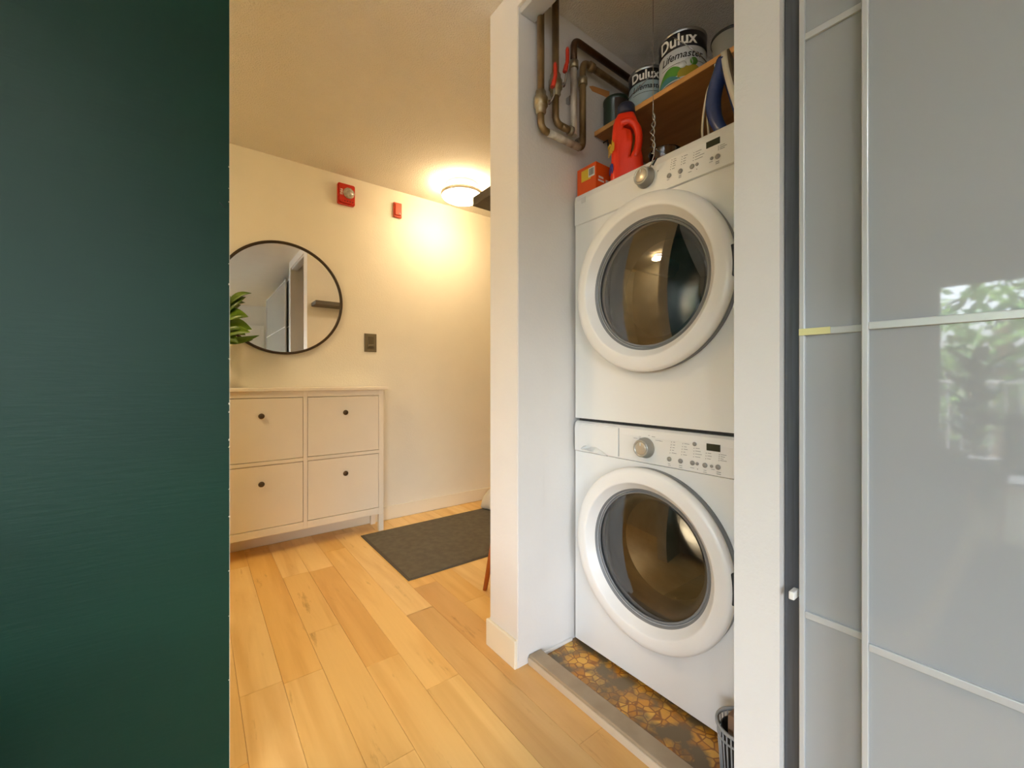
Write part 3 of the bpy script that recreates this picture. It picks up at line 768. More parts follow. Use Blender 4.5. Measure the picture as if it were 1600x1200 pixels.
# ================================================================== PLANT on the cabinet
PX, PY = 0.105, 2.99
PL = thing('potted_plant', 'leafy green houseplant in a pot on the white cabinet, mostly behind the green wall', 'plant', (PX, PY, 1.018))
b = bmesh.new(); lathe(b, [(0, 1.0182), (0.045, 1.0182), (0.062, 1.12), (0.063, 1.125), (0.056, 1.125), (0.054, 1.11), (0, 1.11)], (PX, PY, 0), 'z', 32); obj('pot', b, 'pot', PL)
b = bmesh.new(); lathe(b, [(0, 1.112), (0.054, 1.1105)], (PX, PY, 0), 'z', 24); obj('soil', b, 'soil', PL)
for k in range(3):
    b = bmesh.new(); a = k * 2.1
    tube(b, catmull([(PX + 0.02 * math.cos(a), PY + 0.02 * math.sin(a), 1.11), (PX + 0.015 * math.cos(a), PY - 0.01 + 0.01 * math.sin(a), 1.3), (PX + 0.02 * math.cos(a), PY - 0.02 + 0.01 * math.sin(a), 1.50 + 0.03 * k)], 5), 0.006, 8)
    obj('stem', b, 'stem', PL)
def leaf(base, tip, width, droop, parent, fold=0.25, roll=0.0):
    b = bmesh.new(); base, tip = Vector(base), Vector(tip); n = 9
    d = tip - base; side = d.cross(Vector((0, 0, 1))).normalized(); side = Matrix.Rotation(roll, 3, d.normalized()) @ side; upv = side.cross(d).normalized()
    rows = []
    for i in range(n + 1):
        t = i / n; w = width * (math.sin(PI * min(1, t ** 0.75)) ** 0.85) * (1 - 0.1 * t) if 0 < t < 1 else 0.0012
        c = base + d * t + Vector((0, 0, droop * math.sin(PI * t)))
        rows.append([c - side * w / 2 + upv * fold * w / 2, c, c + side * w / 2 + upv * fold * w / 2])
    top = [[b.verts.new(p) for p in r] for r in rows]; bot = [[b.verts.new(p - upv * 0.0012) for p in r] for r in rows]
    for i in range(n):
        for k in range(2):
            f = b.faces.new([top[i][k], top[i + 1][k], top[i + 1][k + 1], top[i][k + 1]]); f.smooth = True
            f = b.faces.new([bot[i][k], bot[i][k + 1], bot[i + 1][k + 1], bot[i + 1][k]]); f.smooth = True
        b.faces.new([top[i][0], bot[i][0], bot[i + 1][0], top[i + 1][0]]); b.faces.new([top[i][2], top[i + 1][2], bot[i + 1][2], bot[i][2]])
    obj('leaf', b, 'leaf', parent)
def pt(u, v, Y): return px(u, v, Y=Y)
leaf(pt(352, 480, 2.97), pt(393, 458, 2.90), 0.055, 0.025, PL, 0.25, 1.0)
leaf(pt(348, 490, 2.97), pt(384, 464, 2.93), 0.085, 0.015, PL, 0.25, 1.0)
leaf(pt(346, 500, 2.96), pt(388, 495, 2.88), 0.10, 0.02, PL, 0.25, 1.0)
leaf(pt(346, 512, 2.96), pt(394, 515, 2.90), 0.10, 0.02, PL, 0.25, 1.0)
leaf(pt(348, 522, 2.95), pt(391, 519, 2.86), 0.08, 0.012, PL, 0.1, 0.9)
leaf(pt(348, 534, 2.97), pt(405, 524, 2.93), 0.055, -0.012, PL, 0.25, 1.0)
leaf(pt(346, 520, 2.97), pt(372, 536, 2.88), 0.07, 0.01, PL, 0.25, 1.0)
leaf(pt(344, 470, 2.98), pt(366, 470, 2.98), 0.05, 0.02, PL, 0.25, 1.0)
for k in range(12):
    a = 1.2 + k * 0.39; z = 1.24 + 0.028 * k
    base_ = Vector((PX, PY - 0.01, z))
    dx = math.cos(a) * (0.16 if math.cos(a) < 0 else 0.03); dy = -abs(math.sin(a)) * 0.13 if k % 3 else 0.06
    leaf(base_, base_ + Vector((dx - 0.02, dy, 0.05)), 0.07, 0.03, PL)

# ================================================================== WALL FITTINGS
YW = 3.11
# fire alarm strobe
c0, c1 = px(526, 290, Y=YW), px(554, 320, Y=YW)
FA = thing('fire_alarm', 'red wall fire alarm with a clear strobe lens above the round mirror', 'fire alarm', ((c0.x + c1.x) / 2, YW, 2.395))
def rounded_poly(x0, x1, z0, z1, r, n=5):
    out = []
    for cx, cz, a in ((x1 - r, z1 - r, 0), (x0 + r, z1 - r, PI / 2), (x0 + r, z0 + r, PI), (x1 - r, z0 + r, 3 * PI / 2)):
        for i in range(n + 1): out.append((cx + r * math.cos(a + PI / 2 * i / n), cz + r * math.sin(a + PI / 2 * i / n)))
    return out
x0, x1 = c0.x + 0.002, c1.x - 0.004
b = bmesh.new(); extrude_poly(b, rounded_poly(x0, x1, 2.322, 2.470, 0.012), YW - 0.022, YW, 'xz')
extrude_poly(b, rounded_poly(x0 + 0.008, x1 - 0.008, 2.330, 2.462, 0.02), YW - 0.036, YW - 0.020, 'xz'); obj('housing', b, 'red', FA)
cx = (x0 + x1) / 2 + 0.012; b = bmesh.new(); lathe(b, [(0.040, 0.034), (0.038, 0.044), (0.026, 0.055), (0.012, 0.060), (0, 0.061)], (cx, YW, 2.402), '-y', 10)
obj('strobe_lens', b, 'strobe', FA, 'clear faceted strobe lens')
b = text_bm('FIRE', 0.024, 0.0008, 0.0004); place(b, (x0 + 0.020, YW - 0.0372, 2.402), (0, 0, -1), (1, 0, 0)); 
obj('lettering', b, 'white_print', FA, flat=True)
b = bmesh.new()
for i in range(4):
    lathe(b, [(0.0035, 0.035), (0.0035, 0.0375), (0, 0.0375)], (x0 + 0.045 + i * 0.018, YW, 2.343), '-y', 8)
obj('grille_hole', b, 'dark_gap', FA)
# small orange-red bell
c0, c1 = px(613.5, 320, Y=YW), px(627, 340, Y=YW)
FB = thing('alarm_beacon', 'small plain orange-red alarm box on the hall wall beside the ceiling lamp', 'alarm', ((c0.x + c1.x) / 2, YW, 2.38))
b = bmesh.new(); box(b, c0.x + 0.003, c1.x - 0.002, YW - 0.018, YW, 2.325, 2.438, 0.004); obj('back_box', b, 'orange_red', FB)
b = bmesh.new(); box(b, c0.x + 0.010, c1.x - 0.009, YW - 0.030, YW - 0.017, 2.338, 2.428, 0.005); obj('cover', b, 'orange_red', FB)
b = bmesh.new(); lathe(b, [(0.007, 0.029), (0.006, 0.0325), (0, 0.033)], ((c0.x + c1.x) / 2 + 0.01, YW, 2.350), '-y', 12); obj('indicator_lens', b, 'strobe', FB)
# light switch
c0, c1 = px(569, 535, Y=YW), px(588, 535, Y=YW)
zt_, zb_ = px(578, 521.5, Y=YW).z, px(578, 550, Y=YW).z
LS = thing('light_switch', 'square brown-grey light switch on the hall wall right of the mirror', 'light switch', ((c0.x + c1.x) / 2, YW, (zt_ + zb_) / 2))
obj('cover_plate', B(c0.x, c1.x, YW - 0.006, YW, zb_, zt_, 0.002), 'switch', LS)
xm = (c0.x + c1.x) / 2 + 0.002; zm = (zt_ + zb_) / 2
obj('paddle', B(xm - 0.022, xm + 0.022, YW - 0.0085, YW - 0.005, zm - 0.046, zm + 0.046, 0.001), 'switch_dark', LS)
obj('toggle', B(xm - 0.022, xm + 0.022, YW - 0.016, YW - 0.008, zm - 0.028, zm - 0.012, 0.002), 'switch', LS)

# ceiling lamp: two stacked rings with a glowing gap and a glowing disc
def ceiling_lamp(LC, label, glow='lamp_glow'):
    CL = thing('ceiling_lamp', label, 'lamp', LC)
    b = bmesh.new(); lathe(b, [(0, -0.002), (0.120, -0.002), (0.120, -0.026), (0.112, -0.028), (0, -0.028)], LC, 'z', 64); obj('canopy', b, 'lamp_ring', CL)
    b = bmesh.new(); lathe(b, [(0.100, -0.028), (0.125, -0.038), (0.140, -0.066), (0.06, -0.064)], LC, 'z', 64); obj('upper_diffuser', b, glow, CL, 'glowing gap between the two rings')
    b = bmesh.new(); lathe(b, [(0.148, -0.068), (0.156, -0.068), (0.156, -0.092), (0.148, -0.092)], LC, 'z', 80, closed=True); obj('shade_ring', b, 'lamp_ring', CL)
    b = bmesh.new(); lathe(b, [(0.146, -0.089), (0.142, -0.102), (0.12, -0.114), (0.07, -0.122), (0, -0.124)], LC, 'z', 64); obj('diffuser', b, glow, CL)
ceiling_lamp(Vector((1.60, 2.71, ZC)), 'round flush ceiling lamp glowing warm white beside the dark wall shelf')
ceiling_lamp(Vector((-0.80, 1.90, ZC)), 'matching ceiling lamp farther left in the hall, hidden behind the green wall', 'lamp_glow_far')
ceiling_lamp(Vector((-0.95, -0.95, ZC)), 'neutral white fill lamp added on the living room ceiling, out of frame', 'room_fill')  # added fill light for the closet and upper walls, not a known fixture

# dark wall shelf, on the hall side of the partition, high up
SH = thing('wall_shelf', 'dark wooden floating shelf peeking from behind the partition near the lamp', 'shelf', (1.35, 1.40, 1.85))
obj('board', B(0.99, 1.75, 1.388, 1.585, 1.845, 1.885, 0.002), 'shelf_wood', SH)

# entry mat, stool, bag
EM = thing('entry_mat', 'dark grey rectangular floor mat beside the shoe cabinet', 'mat', (1.55, 2.48, 0))
obj('pile', B(0.918, 2.285, 2.10, 2.865, 0.0005, 0.009, 0.002), 'mat', EM)
obj('edging', (lambda b: (box(b, 0.903, 2.30, 2.085, 2.10, 0.0005, 0.006, 0.001), box(b, 0.903, 2.30, 2.865, 2.88, 0.0005, 0.006, 0.001), box(b, 0.903, 0.918, 2.10, 2.865, 0.0005, 0.006, 0.001), box(b, 2.285, 2.30, 2.10, 2.865, 0.0005, 0.006, 0.001), b)[-1])(bmesh.new()), 'mat_edge', EM)

ST = thing('wooden_stool', 'wooden stool with splayed tapered leg behind the white partition end', 'stool', (1.40, 1.62, 0))
p_top = {}
foot0 = px(757.5, 922, Z=0.0)
sx_, sy_ = foot0.x, foot0.y
cx_, cy_ = 1.42, 1.60
for i, (fx, fy) in enumerate(((sx_, sy_), (sx_ + 0.46, sy_), (sx_, 1.47), (sx_ + 0.46, 1.47))):
    tx = fx + (0.075 if fx < 1.4 else -0.075); ty = fy + (-0.03 if fy > 1.6 else 0.03)
    b = bmesh.new(); tube(b, [(fx, fy, 0.0), (fx * .5 + tx * .5, fy * .5 + ty * .5, 0.21), (tx, ty, 0.425)], [0.0105, 0.0155, 0.019], 14); obj('leg', b, 'walnut', ST)
b = bmesh.new(); box(b, 1.24, 1.58, 1.43, 1.745, 0.42, 0.45, 0.012, 3); obj('seat', b, 'walnut', ST)

def bag():
    b = bmesh.new(); c = Vector((2.02, 2.83, 0.0)); rings = []
    for h, r in ((0.0095, 0.10), (0.02, 0.12), (0.06, 0.115), (0.11, 0.10), (0.15, 0.07), (0.17, 0.035), (0.20, 0.04)):
        rings.append([c + Vector((r * (1 + 0.10 * math.sin(5 * t + h * 30)) * math.cos(t) * 1.2, r * (1 + 0.08 * math.cos(4 * t + h * 20)) * math.sin(t), h)) for t in [2 * PI * k / 28 for k in range(28)]])
    loft(b, rings); return b
tag(obj('plastic_bag', bag(), 'bag', origin=(2.02, 2.83, 0.01)), 'crumpled white bag standing on the far end of the dark mat', 'bag')

# ================================================================== CLOSET: pipes
YP = 1.172
def PP(u, v): return px(u, v, Y=YP)
rP = 0.0135
PA = thing('water_pipe', 'larger copper pipe loop nearest the closet opening, white-painted along its bottom', 'pipe', PP(844, 150))
zb1 = 2.008
xa, xc = PP(845, 190).x, PP(910.5, 190).x
b = bmesh.new(); tube(b, bend([(xa, YP, ZC), (xa, YP, zb1), (xa + 0.05, YP, zb1)], 0.032), rP, 16); obj('riser', b, 'pipe', PA)
b = bmesh.new(); tube(b, [(xa + 0.035, YP, zb1), (xc - 0.02, YP, zb1)], rP * 1.02, 16); obj('lower_run', b, 'pipe_white', PA, 'white-painted horizontal run')
zt1 = 2.366
b = bmesh.new(); tube(b, bend([(xc - 0.03, YP, zb1), (xc, YP, zb1), (xc, YP, zt1), (1.94, YP, zt1)], 0.034), rP, 16); obj('upper_run', b, 'pipe', PA)
def coupling(x, z0, z1, r, parent, m='brass'):
    b = bmesh.new(); lathe(b, [(rP, z0), (r, z0 + 0.003), (r, z1 - 0.003), (rP, z1)], (x, YP, 0), 'z', 20, closed=True); obj('coupling', b, m, parent)
def coupling_x(x0, x1, z, r, parent, m='brass'):
    b = bmesh.new(); lathe(b, [(rP, x0), (r, x0 + 0.003), (r, x1 - 0.003), (rP, x1)], (0, YP, z), 'x', 20, closed=True); obj('coupling', b, m, parent)
def valve(x, z, parent, hx, zlo, zhi):
    b = bmesh.new(); lathe(b, [(rP, z - 0.045), (0.020, z - 0.040), (0.020, z - 0.022), (0.026, z - 0.018), (0.026, z + 0.018), (0.020, z + 0.022), (0.020, z + 0.040), (rP, z + 0.045)], (x, YP, 0), 'z', 8); v = obj('valve_body', b, 'brass', parent)
    s = 1 if hx > x else -1
    b = bmesh.new(); tube(b, [(x + s * 0.012, YP - 0.01, z), (x + s * 0.030, YP - 0.016, z + 0.004)], 0.008, 10)
    tube(b, catmull([(x + s * 0.030, YP - 0.016, z), (hx, YP - 0.022, z + 0.03), (hx, YP - 0.024, zlo + 0.01)], 4), 0.0045, 8); obj('valve_stem', b, 'steel', parent)
    b = bmesh.new(); P_ = catmull([(hx - s * 0.006, YP - 0.022, zlo), (hx, YP - 0.026, zlo + 0.03), (hx + s * 0.003, YP - 0.027, (zlo + zhi) / 2), (hx + s * 0.003, YP - 0.027, zhi)], 5)
    n_ = len(P_); tube(b, P_, [0.009 if i < n_ * 0.3 else 0.0075 for i in range(n_ - 1)] + [0.005], 12); obj('lever_handle', b, 'handle_red', parent, 'red valve lever')
za = PP(845, 160).z
valve(xa, za, PA, PP(859, 120).x, PP(858, 142).z, PP(859, 104).z)
coupling(xc, PP(911, 130).z - 0.012, PP(911, 122).z, 0.019, PA)
coupling_x(xc + 0.035, xc + 0.065, zt1, 0.018, PA, 'pipe')
PB = thing('water_pipe', 'shorter copper pipe loop behind, with a red lever and a bronze valve', 'pipe', PP(868, 150))
xb, xd = PP(868, 150).x, PP(896.5, 150).x; zb2 = 2.058
b = bmesh.new(); tube(b, bend([(xb, YP, ZC), (xb, YP, zb2), (xb + 0.05, YP, zb2)], 0.032), rP, 16); obj('riser', b, 'pipe', PB)
zt2 = 2.43
b = bmesh.new(); tube(b, [(xb + 0.03, YP, zb2), (xd - 0.012, YP, zb2)], rP, 16); obj('lower_run', b, 'pipe', PB)
b = bmesh.new(); tube(b, [(xd, YP, zb2 - 0.012), (xd, YP, PP(897, 100).z)], rP * 0.98, 16); obj('return_riser', b, 'pipe_white', PB, 'riser with flaking white paint')
b = bmesh.new(); tube(b, bend([(xd, YP, PP(897, 100).z), (xd, YP, zt2), (1.94, YP, zt2)], 0.034), rP, 16); obj('upper_run', b, 'pipe_dark', PB, 'dark copper run along the closet wall')
valve(xb, PP(868, 133).z, PB, PP(878, 110).x, PP(877, 118).z, PP(880, 82).z)
coupling(xd, PP(897, 104).z - 0.012, PP(897, 96).z, 0.019, PB)
coupling_x(xd - 0.03, xd - 0.008, zb2, 0.018, PB)
# clips
for nm, pr_, x, z in (('clip', PA, xc, 2.05), ('clip', PB, xd, 2.2)):
    b = bmesh.new(); box(b, x - 0.008, x + 0.008, YP + 0.013, 1.2095, z - 0.012, z + 0.012, 0.002); obj(nm, b, 'steel', pr_)
# the strip of tape on the closet wall
b = bmesh.new(); q0, q1 = px(921, 134, Y=1.208), px(952, 145, Y=1.208)
extrude_poly(b, [(q0.x, q0.z - 0.002), (q0.x + 0.02, q0.z - 0.014), (q1.x, q1.z - 0.024), (q1.x, q1.z + 0.006), (q0.x + 0.02, q0.z + 0.008)], 1.2075, 1.2098, 'xz')
tag(obj('tape_strip', b, 'tape_orange', origin=(q0.x, 1.209, q0.z)), 'orange tape strip stuck on the closet wall above the dark green tin', 'tape')

# closet shelf
SZ0, SZ1 = 2.117, 2.136
CS = thing('closet_shelf', 'bare plywood shelf high in the closet carrying paint cans', 'shelf', (1.65, 0.85, SZ0))
obj('board', B(1.372, 1.945, 0.62, 1.207, SZ0, SZ1, 0.001), 'plywood', CS)
obj('front_edge', B(1.3685, 1.372, 0.62, 1.207, SZ0, SZ1, 0.0008), 'plywood_edge', CS, 'lighter front edge')
b = bmesh.new(); tube(b, [(1.43, 1.2095, SZ0 - 0.006), (1.43, 1.185, SZ0 - 0.006), (1.43, 1.183, SZ0 - 0.03)], 0.003, 8); obj('shelf_pin', b, 'dark_gap', CS)
for y in (0.70, 1.10):
    b = bmesh.new(); tube(b, bend([(1.944, y, SZ0 - 0.16), (1.944, y, SZ0 - 0.004), (1.62, y, SZ0 - 0.004)], 0.01), 0.004, 8); obj('bracket', b, 'steel', CS)

# paint cans
SZ = SZ1 + 0.0005
def can_body(parent, c, r, h, body, band=None, band_h=0.05):
    b = bmesh.new(); lathe(b, [(0, 0), (r - 0.003, 0), (r + 0.001, 0.002), (r + 0.001, 0.006), (r - 0.001, 0.008), (r - 0.001, h - 0.012), (r + 0.002, h - 0.009), (r + 0.002, h - 0.002), (r - 0.003, h), (r - 0.008, h - 0.004), (0, h - 0.004)], c, 'z', 64)
    obj('can_body', b, 'can_steel', parent)
    b = bmesh.new(); lathe(b, [(r - 0.0005, 0.012), (r, 0.012), (r, h - 0.013), (r - 0.0005, h - 0.013)], c, 'z', 64, closed=True); obj('label', b, body, parent)
    if band:
        b = bmesh.new(); lathe(b, [(r, h - 0.013 - band_h), (r + 0.0006, h - 0.013 - band_h), (r + 0.0006, h - 0.013), (r, h - 0.013)], c, 'z', 64, closed=True); obj('label_band', b, band, parent)
def wave(c, r, a0, a1, zf0, zf1, lift, n=20):
    b = bmesh.new(); A = []
    for i in range(n + 1):
        t = i / n; a = a0 + (a1 - a0) * t
        A.append([b.verts.new((c[0] + (r + l) * math.cos(a), c[1] + (r + l) * math.sin(a), c[2] + z)) for l, z in ((lift, zf0(t)), (lift, zf1(t)), (lift - 0.0005, zf1(t)), (lift - 0.0005, zf0(t)))])
    for p_, q in zip(A, A[1:]):
        for k in range(4): b.faces.new([p_[k], p_[(k + 1) % 4], q[(k + 1) % 4], q[k]])
    return b
def wire_handle(parent, c, r, h, ang, sag):
    b = bmesh.new(); P_ = []
    for i in range(17):
        t = PI * i / 16; a = ang + t - PI / 2
        P_.append((c[0] + (r + 0.006) * math.cos(a), c[1] + (r + 0.006) * math.sin(a), c[2] + h * 0.86 - sag * math.sin(t)))
    tube(b, P_, 0.0017, 6); obj('wire_handle', b, 'steel', parent)
def paint_can(c, r, h, ang, body, label, k):
    P_ = thing('paint_can', label, 'paint can', c)
    can_body(P_, c, r, h, body, 'can_black', 0.056 * k)
    b = wrap(text_bm('Dulux', 0.060 * k, 0.0003, 0.0012, 0.0, 0.92), c, r, ang - 0.18, c[2] + h - 0.013 - 0.029 * k); obj('lettering', b, 'white_print', P_, 'white brand lettering on the black band', flat=True)
    b = wrap(text_bm('Lifemaster', 0.036 * k, 0.0003, 0.0003, 0.25, 1.0), c, r, ang, c[2] + h * 0.50); obj('lettering', b, 'can_black', P_, 'dark slanted product lettering', flat=True)
    b = wrap(B(-0.075 * k, 0.085 * k, -0.0007, 0.0007, 0, 0.0004) if False else segline(-0.075 * k, 0.085 * k, 0.0014), c, r, ang, c[2] + h * 0.50 - 0.026 * k, 0.0006); obj('label_line', b, 'print_dark', P_)
    return P_
def segline(x0, x1, w, n=16):
    b = bmesh.new()
    for i in range(n):
        a = x0 + (x1 - x0) * i / n; c = x0 + (x1 - x0) * (i + 1) / n; box(b, a, c, -w / 2, w / 2, 0, 0.0004)
    return b
def facing(c): return math.atan2(-c[1], -c[0])
c1_ = (1.462, 0.855, SZ)
P1 = paint_can(c1_, 0.083, 0.196, facing(c1_) - 0.05, 'can_white', 'large white paint can with green hills on its label on the closet shelf', 1.0)
an = facing(c1_) - 0.05
# label art: green hill, teal wave, olive field and white rim
b = wave(c1_, 0.083, an - 1.25, an + 0.35, lambda t: 0.020 + 0.012 * t, lambda t: 0.028 + 0.040 * math.sin(PI * min(1, t * 1.0)) ** 1.2, 0.0008); obj('label_art', b, 'can_green', P1, 'green hill print')
b = wave(c1_, 0.083, an - 1.25, an - 0.05, lambda t: 0.013 + 0.004 * t, lambda t: 0.014 + 0.024 * (math.sin(PI * t) ** 0.8), 0.0012); obj('label_art', b, 'can_teal', P1, 'teal wave print')
b = wave(c1_, 0.083, an - 0.15, an + 1.2, lambda t: 0.020, lambda t: 0.024 + 0.038 * math.sin(PI * min(1, t * 1.15 + 0.05)) ** 0.6 if t < 0.8 else 0.045, 0.0013); obj('label_art', b, 'can_olive', P1, 'olive field print')
for da, zz, r_ in ((0.06, 0.062, 0.013), (0.30, 0.068, 0.015), (0.52, 0.070, 0.014)):
    b = bmesh.new(); t = bmesh.new(); lathe(t, [(0, 0.0004), (r_, 0.0004), (r_, 0), (0, 0)], (0, 0, 0), 'z', 20)
    wrap(t, c1_, 0.083, an + da, c1_[2] + zz, 0.0016); merge(b, t); obj('label_art', b, 'can_white' if da < .5 else 'can_green', P1)
wire_handle(P1, c1_, 0.083, 0.196, facing(c1_) + 1.2, 0.09)
c2_ = (1.466, 1.012, SZ)
P2 = paint_can(c2_, 0.071, 0.164, facing(c2_) + 0.05, 'can_blue', 'smaller pale blue-grey paint can left of the large one on the shelf', 0.82)
an = facing(c2_)
b = wave(c2_, 0.071, an - 0.5, an + 0.7, lambda t: 0.013, lambda t: 0.014 + 0.016 * math.sin(PI * t), 0.0010); obj('label_art', b, 'can_olive', P2, 'yellow strip print')
wire_handle(P2, c2_, 0.071, 0.164, facing(c2_) - 1.0, 0.07)
c3_ = (1.446, 1.153, SZ)
P3 = thing('metal_tin', 'dark green tin at the left end of the closet shelf', 'tin', c3_)
b = bmesh.new(); lathe(b, [(0, 0), (0.050, 0), (0.052, 0.002), (0.052, 0.118), (0.054, 0.120), (0.054, 0.132), (0.049, 0.135), (0, 0.135)], c3_, 'z', 48); obj('tin_body', b, 'dark_green', P3)
an = facing(c3_)
b = wave(c3_, 0.052, an - 0.1, an + 1.4, lambda t: 0.004, lambda t: 0.117, 0.0008); obj('label', b, 'dark_brown', P3, 'dark brown label half')
# translucent tub at the right end of the shelf
c4_ = (1.50, 0.694, SZ)
P4 = thing('plastic_tub', 'grey plastic tub at the right end of the closet shelf', 'tub', c4_)
b = bmesh.new(); lathe(b, [(0, 0), (0.050, 0), (0.052, 0.003), (0.060, 0.12), (0.063, 0.121), (0.063, 0.126), (0.057, 0.126), (0.049, 0.006), (0, 0.006)], c4_, 'z', 40); obj('tub_body', b, 'bin_grey', P4)
b = bmesh.new(); lathe(b, [(0, 0.138), (0.060, 0.136), (0.065, 0.132), (0.065, 0.122), (0.0635, 0.122)], c4_, 'z', 40); obj('lid', b, 'dark_gap', P4, 'dark lid')

# ------------------------------------------------------------------ things on the dryer
DZ = 1.8192
# detergent jug
def jug():
    base = Vector((1.318, 1.000, DZ)); H = 0.267
    J = thing('detergent_jug', 'orange-red laundry detergent jug with a navy cap on the dryer', 'bottle', base)
    # frame: w axis = width as the camera sees it (left to right), d axis = towards the camera
    view = Vector((-base.x, -base.y, 0)).normalized(); right = Vector((-view.y, view.x, 0)); right = right if right.y < 0 else -right
    sil = [(0.0, -0.056, 0.060), (0.006, -0.060, 0.064), (0.03, -0.060, 0.064), (0.08, -0.058, 0.060), (0.14, -0.056, 0.052), (0.19, -0.054, 0.043), (0.225, -0.051, 0.042), (0.246, -0.044, 0.036), (0.260, -0.036, 0.030), (0.267, -0.030, 0.026)]
    b = bmesh.new(); rings = []
    for h, l, r in sil:
        cx, a = (l + r) / 2, (r - l) / 2; dep = 0.036 if h < 0.2 else 0.036 * (1 - (h - 0.2) / 0.072 * 0.45)
        ring = []
        for k in range(36):
            t = 2 * PI * k / 36; ct, st = math.cos(t), math.sin(t); e = 0.62
            ring.append(base + right * (cx + a * math.copysign(abs(ct) ** e, ct)) + view * (dep * math.copysign(abs(st) ** e, st)) + Vector((0, 0, h)))
        rings.append(ring)
    loft(b, rings)
    body = obj('jug_body', b, 'tide', J)
    bpy.context.view_layer.update()
    # grip opening
    cut = bmesh.new(); prof = [(0.004, 0.085), (0.022, 0.120), (0.032, 0.155), (0.030, 0.185), (0.018, 0.205), (0.000, 0.212), (-0.018, 0.207), (-0.020, 0.200), (0.006, 0.186), (0.014, 0.160), (0.010, 0.120)]
    A = [cut.verts.new(base + right * (p[0] + 0.008) + view * 0.08 + Vector((0, 0, p[1]))) for p in prof]; C = [cut.verts.new(base + right * (p[0] + 0.008) - view * 0.08 + Vector((0, 0, p[1]))) for p in prof]
    cut.faces.new(A); cut.faces.new(C[::-1]); n = len(prof)
    for k in range(n): cut.faces.new([A[k], C[k], C[(k + 1) % n], A[(k + 1) % n]])
    bmesh.ops.recalc_face_normals(cut, faces=cut.faces)
    co = obj('cut', cut, 'tide')
    md = body.modifiers.new('b', 'BOOLEAN'); md.object = co; md.operation = 'DIFFERENCE'; md.solver = 'EXACT'
    bpy.context.view_layer.update()
    me = bpy.data.meshes.new_from_object(body.evaluated_get(bpy.context.evaluated_depsgraph_get()))
    body.modifiers.clear(); body.data = me; bpy.data.objects.remove(co)
    # rounded grip bar in front of the opening
    b = bmesh.new()
    tube(b, catmull([base + right * 0.030 + view * 0.022 + Vector((0, 0, 0.085)), base + right * 0.043 + view * 0.022 + Vector((0, 0, 0.14)), base + right * 0.038 + view * 0.022 + Vector((0, 0, 0.195)), base + right * 0.010 + view * 0.022 + Vector((0, 0, 0.225)), base - right * 0.022 + view * 0.022 + Vector((0, 0, 0.222))], 6), 0.0145, 14)
    obj('grip', b, 'tide', J)
    cb = base - right * 0.002 + Vector((0, 0, H - 0.004))
    b = bmesh.new(); lathe(b, [(0, 0.0), (0.033, 0.0), (0.034, 0.004), (0.032, 0.032), (0.026, 0.040), (0, 0.042)], cb, 'z', 32); obj('cap', b, 'navy', J, 'navy screw cap')
    # label on the left flank: yellow letters over a blue roundel
    left = -right
    lab_n = (left * 0.93 + view * 0.36).normalized(); lab_r = Vector((-lab_n.y, lab_n.x, 0)); 
    o = base + left * 0.0560 + view * 0.014
    b = text_bm('Tide', 0.062, 0.0008, 0.0022, 0.0, 0.62); place(b, o + Vector((0, 0, 0.135)) + lab_n * 0.002, lab_r, (0, 0, 1)); obj('lettering', b, 'label_yellow', J, 'yellow label lettering', flat=True)
    b = bmesh.new(); lathe(b, [(0, 0.0015), (0.022, 0.0012), (0.022, 0.0)], (0, 0, 0), 'z', 24); place(b, o + Vector((0, 0, 0.055)) + lab_n * 0.001, lab_r, (0, 0, 1)); obj('label_badge', b, 'label_blue', J, 'round blue label badge')
    return J
jug()

# orange box
b0 = (1.252, 1.088, DZ)
BX = thing('carton_box', 'small orange carton with a barcode at the left end of the dryer top', 'box', (1.31, 1.14, DZ))
obj('carton', B(1.252, 1.385, 1.096, 1.196, DZ, DZ + 0.108, 0.0015), 'box_orange', BX)
obj('print_patch', B(1.2512, 1.2522, 1.122, 1.172, DZ + 0.050, DZ + 0.094), 'label_yellow', BX, 'yellow printed patch behind the barcode')
obj('barcode_label', B(1.2506, 1.2514, 1.102, 1.134, DZ + 0.056, DZ + 0.092), 'white_print', BX, 'white barcode label')
b = bmesh.new(); yy = 1.106
for w in (1, 2, 1, 1, 3, 1, 2, 1, 1, 2, 1):
    box(b, 1.2502, 1.2507, yy, yy + 0.0007 * w, DZ + 0.062, DZ + 0.088); yy += 0.0007 * w + 0.0013
obj('barcode', b, 'can_black', BX)
b = bmesh.new(); box(b, 1.265, 1.30, 1.0952, 1.0962, DZ + 0.035, DZ + 0.042); box(b, 1.268, 1.296, 1.0952, 1.0962, DZ + 0.048, DZ + 0.056); box(b, 1.31, 1.34, 1.0952, 1.0962, DZ + 0.030, DZ + 0.05)
obj('print_mark', b, 'white_print', BX)

# glass jar on the dryer
cg = (1.425, 0.905, DZ)
b = bmesh.new(); lathe(b, [(0, 0.001), (0.050, 0.001), (0.055, 0.006), (0.057, 0.108), (0.060, 0.112), (0.057, 0.115), (0.0535, 0.110), (0.0515, 0.009), (0, 0.006)], cg, 'z', 48)
GJ = tag(obj('glass_jar', b, 'clear', origin=cg), 'clear glass jar on the dryer behind the hanging pull cord', 'jar')

